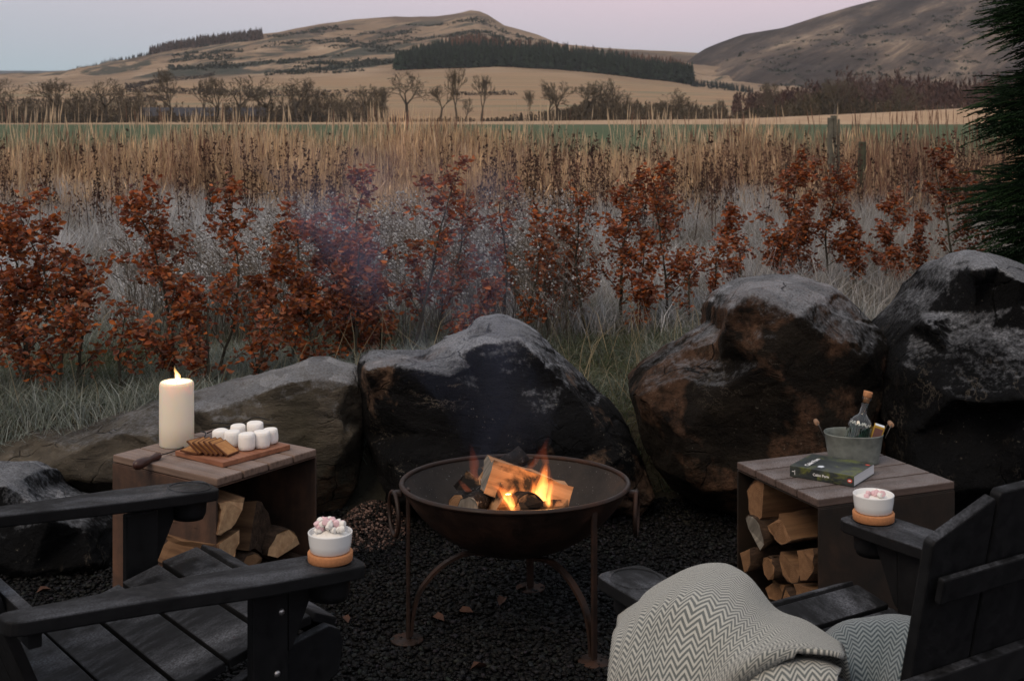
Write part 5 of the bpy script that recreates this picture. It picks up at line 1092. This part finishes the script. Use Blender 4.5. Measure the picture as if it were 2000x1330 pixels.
for i in range(9):
    for j in range(9):
        x = (i - 4) * .0088 + random.uniform(-.002, .002) + (.0035 if j % 2 else 0); y = (j - 4) * .0088 + random.uniform(-.002, .002)
        if x * x + y * y > .0375 ** 2: continue
        if y > -.012 and (i + j) % 2: continue
        o = thing('match', 'green match with a white head packed in the bottle', 'match', (0, 0, 0), 0, 'matches in the bottle')
        o.matrix_world = bot.matrix_world @ Matrix.Translation((x, y, .0075 + random.uniform(.010, .018)))
        link('stick', stick_me, None, o); link('head', head_me, None, o, (0, 0, .0855)); mt += 1
# matchbox
mbx = thing('matchbox', 'yellow edged matchbox with a brown striker leaning in the bucket', 'matchbox'); q = px(1712, 851, bp.y - .012)
mbx.matrix_world = Matrix.Translation(q) @ Matrix.Rotation(R(-14), 4, 'Z') @ Matrix.Rotation(R(16), 4, 'Y') @ Matrix.Rotation(R(12), 4, 'X')
M_yel = plain('matchbox_yellow', (0.48, 0.30, 0.055), .6, .12, 80, .1); M_str = plain('striker', (0.17, 0.085, 0.075), .9, .25, 300, .4, .001); M_pale = plain('card_pale_blue', (0.62, 0.68, 0.74), .7, .08, 60, .1)
link('sleeve', bm_mesh('sleeve', box_bm(.036, .020, .082, .0008, 1)), M_yel, mbx)
link('striker', bm_mesh('striker', box_bm(.028, .001, .066, 0, 1, (0, -.0103, 0))), M_str, mbx)
link('tray_end', bm_mesh('tray_end', box_bm(.031, .0155, .003, 0, 1, (0, 0, .0405))), M_pale, mbx)
link('picture', bm_mesh('picture', box_bm(.001, .014, .066, 0, 1, (.0183, 0, 0))), plain('matchbox_print', (0.10, 0.085, 0.03), .6, .6, 120, .1), mbx)
# book
bkO = thing('book', 'thick dark green paperback book lying by the bucket', 'book', (1.085, 4.335, TH + .001), R(-35.7))
BL, BW, BT = .224, .190, .036
t = NT('book_cover'); co = t.coord(); n1 = t.noise(co, 16, 6, .65, .6)
col = t.ramp(n1, [(.34, (0.010, 0.014, 0.016)), (.52, (0.028, 0.036, 0.036)), (.66, (0.05, 0.062, 0.05))]); gk = t.math('MULTIPLY', t.ramp(t.noise(co, 11, 5, .7, .5), [(.53, 0.0), (.60, .9)]), t.ramp(t.noise(co, 90, 3), [(.4, .4), (.6, 1.0)])); col = t.mix(gk, col, (0.13, 0.15, 0.035)); M_cover = t.fin(col, .38, None, .5)
t = NT('book_pages'); M_pages = t.fin(t.ramp(t.noise(t.coord('Object', (2, 2, 900)), 1, 2), [(.3, (0.50, 0.51, 0.53)), (.7, (0.66, 0.67, 0.69))]), .8)
link('pages', bm_mesh('pages', box_bm(BL - .003, BW - .004, BT - .004, .0006, 1, (0, 0, BT / 2))), M_pages, bkO)
for nm, z in (('front_cover', BT - .0012), ('back_cover', .0012)): link(nm, bm_mesh(nm, box_bm(BL, BW, .0016, .0004, 1, (0, 0, z))), M_cover, bkO)
sp_o = link('spine', bm_mesh('spine', box_bm(BL, .002, BT, .0008, 1, (0, -BW / 2 - .0002, BT / 2))), M_cover, bkO)
M_print = plain('white_print', (0.80, 0.82, 0.84), .5, .05, 30, 0); M_red = plain('red_print', (0.55, 0.075, 0.05), .5, .05, 30, 0)
def text(s, size, m, parent, loc, rot, name='lettering', shear=0.0):
    cu = bpy.data.curves.new('txt', 'FONT'); cu.body = s; cu.size = size; cu.align_x = 'CENTER'; cu.align_y = 'CENTER'; cu.extrude = .0002; cu.offset = size * .014; cu.shear = shear
    o = bpy.data.objects.new('txt', cu); C.objects.link(o); dg = bpy.context.evaluated_depsgraph_get(); me = bpy.data.meshes.new_from_object(o.evaluated_get(dg)); bpy.data.objects.remove(o)
    return link(name, me, m, parent, loc, rot)
ys_ = -BW / 2 - .0016
text('Cabin Porn', .0122, M_print, sp_o, (-.002, ys_, BT * .52), (R(90), 0, 0))
ovl = bm_mesh('publisher_mark', lathe_bm([(0, 0), (.0085, 0), (.0085, .0006), (0, .0006)], 24, 1, .72)); link('publisher_mark', ovl, M_red, sp_o, (.098, ys_ + .0004, BT * .5), (R(90), 0, 0))
link('emblem', bm_mesh('emblem', box_bm(.009, .0004, .0035, 0, 1)), M_print, sp_o, (.098, ys_ - .0005, BT * .5))
link('emblem', bm_mesh('emblem', box_bm(.0015, .0004, .016, 0, 1)), M_print, sp_o, (-.094, ys_ + .0002, BT * .42))
link('emblem', bm_mesh('emblem', box_bm(.008, .0004, .0022, 0, 1)), M_print, sp_o, (-.100, ys_ + .0002, BT * .5))
ct = bkO.children[1]
text('Cabin Porn', .0235, M_print, ct, (-.066, -.012, BT - .0001), (0, 0, R(90)), 'lettering', .1)
link('printed_cabin', bm_mesh('printed_cabin', prism_bm([(-.018, -.022), (-.002, -.024), (.002, -.008), (-.008, .002), (-.018, -.004)], .0004)), M_pale, ct, (-.012, -.036, BT), None)
link('publisher_mark', ovl, M_red, ct, (.100, .062, BT - .0001), None)

# ---------------------------------------------------------------- adirondack chairs
def chairmat(name, frost):
    t = NT(name); co = t.coord(); n1 = t.noise(co, 30, 6, .65); col = t.ramp(n1, [(.3, (0.0035, 0.0038, 0.0046)), (.7, (0.0085, 0.009, 0.0102))])
    up = t.ramp(t.upness(), [(.35, 0.03), (.85, 1.0)])
    fk = t.math('MULTIPLY', t.ramp(t.noise(t.coord('Object', (1, .45, 1)), 7, 7, .7, .4), [(.44, .02), (.72, 1.0)]), t.ramp(t.noise(co, 190, 3, .65), [(.36, .25), (.64, 1.0)]))
    fk = t.math('MULTIPLY', t.math('MULTIPLY', fk, up), frost); col = t.mix(fk, col, (0.15, 0.16, 0.185)); return t.fin(col, t.ramp(n1, [(.3, .55), (.7, .8)]), t.bump(n1, .22, .002), .14)
M_ch1 = chairmat('black_chair_boards', .75); M_ch2 = chairmat('frosted_chair_boards', .95)
M_bolt = plain('steel_bolt', (0.42, 0.42, 0.43), .35, .1, 30, .05, Metallic=.9)
HALF = .42; AZ = .58
def chair(label, cup_side, cup, face, m, rise=3.6, by=-.50, recl=(.26, .66), cut=0.0):
    """local: x right, y forward, origin on the ground midway between the cup holes"""
    ly = ud(face); lx = ud(face - 90); org = Vector((cup[0], cup[1], 0)) - lx * HALF * cup_side
    o = thing('adirondack_chair', label, 'chair', org, R(face - 90), 'black adirondack chairs round the fire')
    out = [(-.072, .045), (-.060, .066), (-.040, .074), (.040, .074), (.062, .066), (.074, .045), (.078, -.10), (.076, -.24), (.060, -.40), (.050, -.56), (.046, -.72), (.040, -.79), (.020, -.812), (-.022, -.812), (-.040, -.79), (-.046, -.70), (-.058, -.52), (-.068, -.36), (-.074, -.20), (-.076, -.05)]
    for s in (-1, 1):
        pts = [(x * s, y) for x, y in out]; pts = pts if s > 0 else pts[::-1]
        fine = crom([(x, y, 0) for x, y in pts] + [(pts[0][0], pts[0][1], 0)], 3)[:-1]
        a = link('arm', bm_mesh('arm', prism_bm([(p.x, p.y) for p in fine], .033, .005, 3), False), m, o, (s * HALF, 0, AZ), (R(-(rise if s > 0 or rise > 0 else -2.5)), 0, 0))
        link('cup_holder', bm_mesh('cup_holder', lathe_bm([(.054, -.033), (.053, -.075), (.046, -.092), (0, -.093)], 32), True), m, a)
        link('cup_ring', bm_mesh('cup_ring', lathe_bm([(.0595, .0004), (.0605, .002), (.064, .0025), (.0665, .0004)], 40), True), m, a)
        lg = link('leg', bm_mesh('leg', box_bm(.032, .098, AZ - .040, .004, 2, (0, 0, (AZ - .040) / 2))), m, o, (s * (HALF - .022), -.165, 0.002))
        link('arm_bracket', bm_mesh('arm_bracket', prism_bm([(0, 0), (.075, 0), (.070, -.02), (.012, -.15), (0, -.16)], .028, .003)), m, lg, (.028 * (s > 0) + (0 if s > 0 else 0) + .0005 - .014, .051, AZ - .045), (R(90), 0, R(90)))
        for bz, bo in ((.33, .018), (.305, -.022)):
            link('bolt', bm_mesh('bolt', lathe_bm([(0, .0045), (.006, .0035), (.0085, 0), (.0085, -.002)], 16), True), M_bolt, lg, (s * .0165, bo, bz), (0, R(90 * s), 0))
        link('bolt', bm_mesh('bolt', lathe_bm([(0, .0045), (.006, .0035), (.0085, 0), (.0085, -.002)], 16), True), M_bolt, lg, (s * .0165, .03, AZ - .10), (0, R(90 * s), 0))
        st = [(.02, .40), (.05, .385), (.065, .35), (.05, .27), (-.12, .20), (-.75, .03), (-.86, .0), (-.92, .0), (-.90, .04), (-.60, .19), (-.30, .30), (-.10, .375)]
        link('side_rail', bm_mesh('side_rail', prism_bm(st, .032, .004)), m, o, (s * (HALF - .056) + .016, 0, 0), (R(90), 0, R(90)))
    # seat boards dip towards the back
    prof_s = [(.058, .352, 78), (.030, .402, 24), (-.066, .401, -10), (-.186, .371, -15), (-.304, .338, -16), (-.422, .303, -17), (-.536, .270, -16)]
    for y, z, ang in prof_s:
        link('seat_board', bm_mesh('seat_board', box_bm(2 * HALF - .155, .113 if ang < 0 else .07, .024, .004, 2)), m, o, (0, y, z), (R(-ang), 0, 0))
    # back boards, reclined; the tops follow an arc
    rec = math.atan2(*recl)
    for k in range(3):
        x = (k - 1) * .190; hgt = (.700, .742, .700)[k] - cut; sl = (.032, .0, -.032)[k]
        bd_ = [(-.091, 0), (.091, 0), (.091, hgt + sl - .006), (.084, hgt + sl), (-.084, hgt - sl), (-.091, hgt - sl - .008)]
        b = link('back_board', bm_mesh('back_board', prism_bm(bd_, .026, .004)), m, o, (x, by, .20), (R(90) + rec, 0, 0))
    for hz, wz in ((.03, .10), (.555 - cut, .075)):
        link('back_brace', bm_mesh('back_brace', box_bm(.53, .016, wz * .72, .004, 2)), m, o, (0, by - math.sin(rec) * hz - .021, .20 + math.cos(rec) * hz + .01), (rec, 0, 0))
    link('arm_brace', bm_mesh('arm_brace', box_bm(2 * HALF + .02, .03, .07, .004, 2)), m, o, (0, -.742, AZ - .040 + .742 * math.sin(R(rise))), None)
    return o
CL = on(645, 1096, AZ); CRr = on(1706, 1017, AZ)
ch1 = chair('black adirondack chair at the lower left facing the fire', 1, (CL.x, CL.y), 38.5, M_ch1, 3.6, -.63)
ch2 = chair('black adirondack chair at the lower right seen from behind with a blanket', 1, (CRr.x, CRr.y), 122.5, M_ch2, 0.0, -.65, (.13, .66), -.005)

# ---------------------------------------------------------------- cups with marshmallows
t = NT('porcelain'); M_porc = t.fin((0.74, 0.755, 0.76), .22, None, .5)
M_corkb = plain('cork_base', (0.44, 0.195, 0.085), .85, .2, 160, .4, .0015); M_cream = plain('whipped_cream', (0.82, 0.80, 0.76), .6, .06, 30, .5, .006)
M_pink = plain('pink_marshmallow', (0.72, 0.50, 0.53), .8, .08, 50, .1); M_wmm = plain('white_marshmallow', (0.80, 0.78, 0.74), .8, .06, 50, .1)
minis = {k: [mm_mesh(.0075, .013, s, 1, 14) for s in range(3)] for k in 'wp'}
for k, mm_ in (('w', M_wmm), ('p', M_pink)):
    for m_ in minis[k]: m_.materials.append(mm_)
def cup(label, p, which, heap, n, seed):
    o = thing('cup', label, 'cup', (p.x, p.y, AZ + .003), 0, 'cups on the chair arms'); rd = random.Random(seed)
    link('cork_base', bm_mesh('cork_base', lathe_bm([(0, 0), (.054, 0), (.0565, .002), (.0575, .021), (.0560, .0235), (.048, .0235), (0, .0235)], 48), True), M_corkb, o)
    link('bowl', bm_mesh('bowl', lathe_bm([(0, .024), (.047, .024), (.0505, .027), (.0535, .045), (.0562, .070), (.0565, .0725), (.0550, .0740), (.0532, .0725), (.050, .050), (.044, .040), (0, .040)], 64), True), M_porc, o)
    link('cream', bm_mesh('cream', lathe_bm([(0, .066 + heap * .6), (.018, .065 + heap * .5), (.034, .064 + heap * .2), (.046, .063), (.0525, .060)], 40), True), M_cream, o)
    for i in range(n):
        a = rd.uniform(0, 6.28); r_ = .040 * math.sqrt(rd.random()) * (.8 if heap > .01 else .75); z = .068 + heap * (1 - (r_ / .045) ** 2) + (rd.uniform(0, .012) if heap > .01 else 0); k = 'p' if rd.random() < .45 else 'w'
        q = link('mini_marshmallow', rd.choice(minis[k]), None, None, Vector((p.x + r_ * math.cos(a), p.y + r_ * math.sin(a), AZ + z + (.0 if heap > .01 else .005))), (rd.uniform(0, 3), rd.uniform(0, 3), rd.uniform(0, 6)))
        s_ = rd.uniform(.8, 1.2); q.scale = (s_, s_, s_)
        tag(q, ('pink' if k == 'p' else 'white') + ' mini marshmallow heaped in the cup on the ' + which + ' chair arm', 'marshmallow', 'mini marshmallows in the ' + which + ' cup')
cup('white cup on a cork base heaped with marshmallows on the left chair arm', CL, 'left', .026, 48, 4)
cup('white cup on a cork base with cream and few marshmallows on the right chair arm', CRr, 'right', .006, 9, 9)

# ---------------------------------------------------------------- herringbone blanket
def blanketmat(name, light, dark):
    t = NT(name); u = t.new('ShaderNodeTexCoord'); sp = t.new('ShaderNodeSeparateXYZ'); t.l.new(u.outputs['UV'], sp.inputs[0])
    tri = t.math('PINGPONG', sp.outputs['X'], .0160)
    ph = t.math('ADD', t.math('MULTIPLY', sp.outputs['Y'], 1 / .0140), t.math('MULTIPLY', tri, 1 / .0140 * 1.25))
    fr = t.math('PINGPONG', ph, .5)
    k = t.ramp(fr, [(.20, 0.0), (.30, 1.0)])
    yarn = t.math('PINGPONG', t.math('MULTIPLY', t.math('ADD', sp.outputs['X'], t.math('MULTIPLY', sp.outputs['Y'], .35)), 330), .5)
    fz = t.noise(t.coord('UV', (1, 1, 1)), 420, 3, .6)
    col = t.mix(k, dark, light); col = t.mix(t.math('MULTIPLY', t.ramp(yarn, [(0.0, 1.0), (.5, 0.0)]), .35), col, tuple(v * .55 for v in dark))
    h = t.math('ADD', t.math('MULTIPLY', k, .6), t.math('ADD', t.math('MULTIPLY', yarn, .6), t.math('MULTIPLY', fz, .5)))
    t.fin(col, .95, t.bump(h, .7, .004), .1); t.b.inputs['Sheen Weight'].default_value = .25; t.b.inputs['Sheen Roughness'].default_value = .5; return t.m
M_bl = blanketmat('herringbone_wool', (0.53, 0.53, 0.48), (0.135, 0.15, 0.145)); M_bl2 = blanketmat('herringbone_wool_darker', (0.24, 0.285, 0.30), (0.055, 0.078, 0.092))  # second wool is a darker, bluer copy for the tail
def sheet(name, rows, m, parent, ns=7, th=.010, wob=.010, uvrot=False):
    """smooth cloth through a grid of points"""
    Rw = [crom(r_, ns) for r_ in rows]; cols = list(zip(*Rw)); Gd = [crom(c_, ns) for c_ in cols]; nu, nv = len(Gd), len(Gd[0]); V, UV = [], []
    G = [[p + Vector((mnoise.noise(p * 8), mnoise.noise(p * 8 + Vector((5, 0, 0))), mnoise.noise(p * 8 + Vector((0, 7, 0))))) * wob + Vector((0, -1, .4)) * (.016 * sstep(.0, .5, mnoise.noise(Vector((p.x * 7 + p.z * 5, p.y * 2, p.z * 2))))) for p in c_] for c_ in Gd]
    uu = [[0] * nv for _ in range(nu)]; vv = [[0] * nv for _ in range(nu)]
    mj = nv // 2; mi_ = nu // 2
    for i in range(nu):
        for j in range(nv):
            if i: uu[i][j] = uu[i - 1][j] + (G[i][j] - G[i - 1][j]).length
            if j: vv[i][j] = vv[i][j - 1] + (G[i][j] - G[i][j - 1]).length
    for i in range(nu):
        c0 = uu[mi_][0:nv]
        um = sum(uu[i]) / nv
        for j in range(nv): V.append(G[i][j]); UV.append((um, sum(vv[a_][j] for a_ in range(nu)) / nu))
    F = [(i * nv + j, (i + 1) * nv + j, (i + 1) * nv + j + 1, i * nv + j + 1) for i in range(nu - 1) for j in range(nv - 1)]
    org = parent.location if parent else Vector()
    me = bpy.data.meshes.new(name); me.from_pydata([v - org for v in V], [], F); ul = me.uv_layers.new(name='UVMap')
    for lp in me.loops: ul.data[lp.index].uv = UV[lp.vertex_index]
    for p in me.polygons: p.use_smooth = True
    o = link(name, me, m, parent); sd = o.modifiers.new('th', 'SOLIDIFY'); sd.thickness = th; sd.offset = -1; return o
P3 = lambda L_: [px(*q) for q in L_]
bl = thing('blanket', 'grey and cream herringbone wool blanket draped over the right chair arm', 'blanket', px(1420, 1330, 2.75))
rows = [P3([(1262, 1300, 3.16), (1320, 1240, 3.20), (1395, 1200, 3.24), (1455, 1215, 3.20), (1520, 1262, 3.08), (1590, 1290, 2.95), (1655, 1335, 2.82)]),
        P3([(1232, 1212, 3.12), (1302, 1152, 3.15), (1392, 1118, 3.17), (1448, 1130, 3.14), (1508, 1198, 3.03), (1575, 1228, 2.92), (1640, 1272, 2.80)]),
        P3([(1213, 1212, 3.02), (1288, 1150, 3.05), (1388, 1113, 3.08), (1444, 1126, 3.05), (1505, 1194, 2.97), (1570, 1223, 2.86), (1638, 1268, 2.74)]),
        P3([(1201, 1258, 2.93), (1262, 1196, 2.93), (1345, 1168, 2.94), (1418, 1182, 2.91), (1482, 1225, 2.85), (1550, 1248, 2.77), (1644, 1288, 2.68)]),
        P3([(1193, 1312, 2.87), (1241, 1272, 2.85), (1312, 1255, 2.83), (1384, 1262, 2.80), (1446, 1276, 2.76), (1520, 1268, 2.70), (1612, 1282, 2.65)]),
        P3([(1188, 1372, 2.84), (1228, 1352, 2.81), (1294, 1345, 2.77), (1362, 1348, 2.74), (1412, 1330, 2.71), (1468, 1290, 2.68), (1540, 1282, 2.665)]),
        P3([(1184, 1450, 2.82), (1222, 1440, 2.79), (1285, 1435, 2.75), (1345, 1435, 2.72), (1388, 1410, 2.70), (1428, 1345, 2.69), (1490, 1300, 2.70)])]
for k_ in (3, 4, 5, 6): rows[k_] = [Vector((0, 0, EYE)).lerp(p_, .965) for p_ in rows[k_]]
sheet('cover', rows, M_bl, bl, 8)
sheet('fold', [[Vector((0, 0, EYE)).lerp(p_, .955) for p_ in r_] for r_ in [P3([(1405, 1400, 2.75), (1470, 1318, 2.76), (1540, 1296, 2.76), (1600, 1296, 2.75), (1640, 1312, 2.74)]), P3([(1412, 1420, 2.70), (1478, 1335, 2.70), (1545, 1312, 2.69), (1598, 1310, 2.68), (1636, 1322, 2.68)]), P3([(1420, 1460, 2.67), (1490, 1375, 2.66), (1550, 1350, 2.65), (1600, 1338, 2.645), (1632, 1336, 2.65)]), P3([(1425, 1500, 2.66), (1500, 1430, 2.65), (1560, 1400, 2.64), (1605, 1390, 2.64), (1640, 1380, 2.65)])]], M_bl, bl, 6)
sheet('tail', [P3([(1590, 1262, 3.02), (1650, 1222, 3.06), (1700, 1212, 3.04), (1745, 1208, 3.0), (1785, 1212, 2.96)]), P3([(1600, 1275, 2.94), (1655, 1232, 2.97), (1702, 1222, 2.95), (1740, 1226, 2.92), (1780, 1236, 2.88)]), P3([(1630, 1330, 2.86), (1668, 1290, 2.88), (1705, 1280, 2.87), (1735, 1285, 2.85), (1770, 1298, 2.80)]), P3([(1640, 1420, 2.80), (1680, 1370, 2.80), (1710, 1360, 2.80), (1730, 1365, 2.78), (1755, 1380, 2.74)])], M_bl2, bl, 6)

# ---------------------------------------------------------------- posts and pot beyond the hedge
M_post = plain('weathered_post', (0.12, 0.115, 0.09), .9, .4, 12, .5, .01); M_post2 = plain('mossy_post', (0.055, 0.056, 0.036), .9, .4, 12, .5, .01); M_clay = plain('clay_pot', (0.30, 0.165, 0.10), .8, .2, 12, .2)
pA = px(1628, 226, 17.5); zA = gz(pA.x, 17.5)
po = thing('fence_post', 'tall split grey fence post in the tall grass at the right', 'post', (pA.x, 17.5, zA), .2)
hA = pA.z - zA
for x0, x1, dh in ((-.068, -.026, -.03), (-.020, .022, .0), (.030, .068, -.05)):
    link('half', bm_mesh('half', box_bm(x1 - x0, .11 + .03 * random.random(), hA + dh, .008, 2, ((x0 + x1) / 2, 0, (hA + dh) / 2))), M_post, po)
pB = px(1680, 277, 16.5); zB = gz(pB.x, 16.5); hB = pB.z - zB
tag(link('fence_post', bm_mesh('fence_post', lathe_bm([(0, -.02), (.054, -.02), (.052, hB * .5), (.049, hB - .015), (.040, hB), (0, hB - .004)], 16), True), M_post2, None, (pB.x, 16.5, zB), (0, R(1.5), 0)), 'short mossy fence post right of the split one', 'post')
pC = px(1546, 320, 15.5); zC = gz(pC.x, 15.5)
tag(link('stake', bm_mesh('stake', lathe_bm([(0, -.02), (.022, -.02), (.02, pC.z - zC), (0, pC.z - zC)], 8)), M_bark, None, (pC.x, 15.5, zC), (0, R(-4), 0)), 'thin dark stake left of the fence posts', 'stake')
pD = px(1568, 412, 12.5)
tag(link('clay_pot', bm_mesh('clay_pot', lathe_bm([(0, 0), (.05, 0), (.085, .04), (.095, .09), (.085, .13), (.06, .155), (.062, .165), (.05, .165), (.05, .15), (0, .15)], 28), True), M_clay, None, (pD.x, 12.5, gz(pD.x, 12.5) + .02)), 'round clay pot behind the tallest sapling', 'pot')

# ---------------------------------------------------------------- evening air between here and the hills
t = NT('haze'); t.n.remove(t.b); vol = t.new('ShaderNodeVolumePrincipled'); vol.inputs['Color'].default_value = (.82, .86, .92, 1); vol.inputs['Density'].default_value = 0.000055; vol.inputs['Anisotropy'].default_value = .0
t.l.new(vol.outputs[0], t.out.inputs['Volume'])
hz = link('haze', bm_mesh('haze', box_bm(8200, 6300, 330, 0, 1, (0, 1550, 163.5))), t.m); tag(hz, 'thin evening haze over the fields and hills', 'haze', kind='stuff')
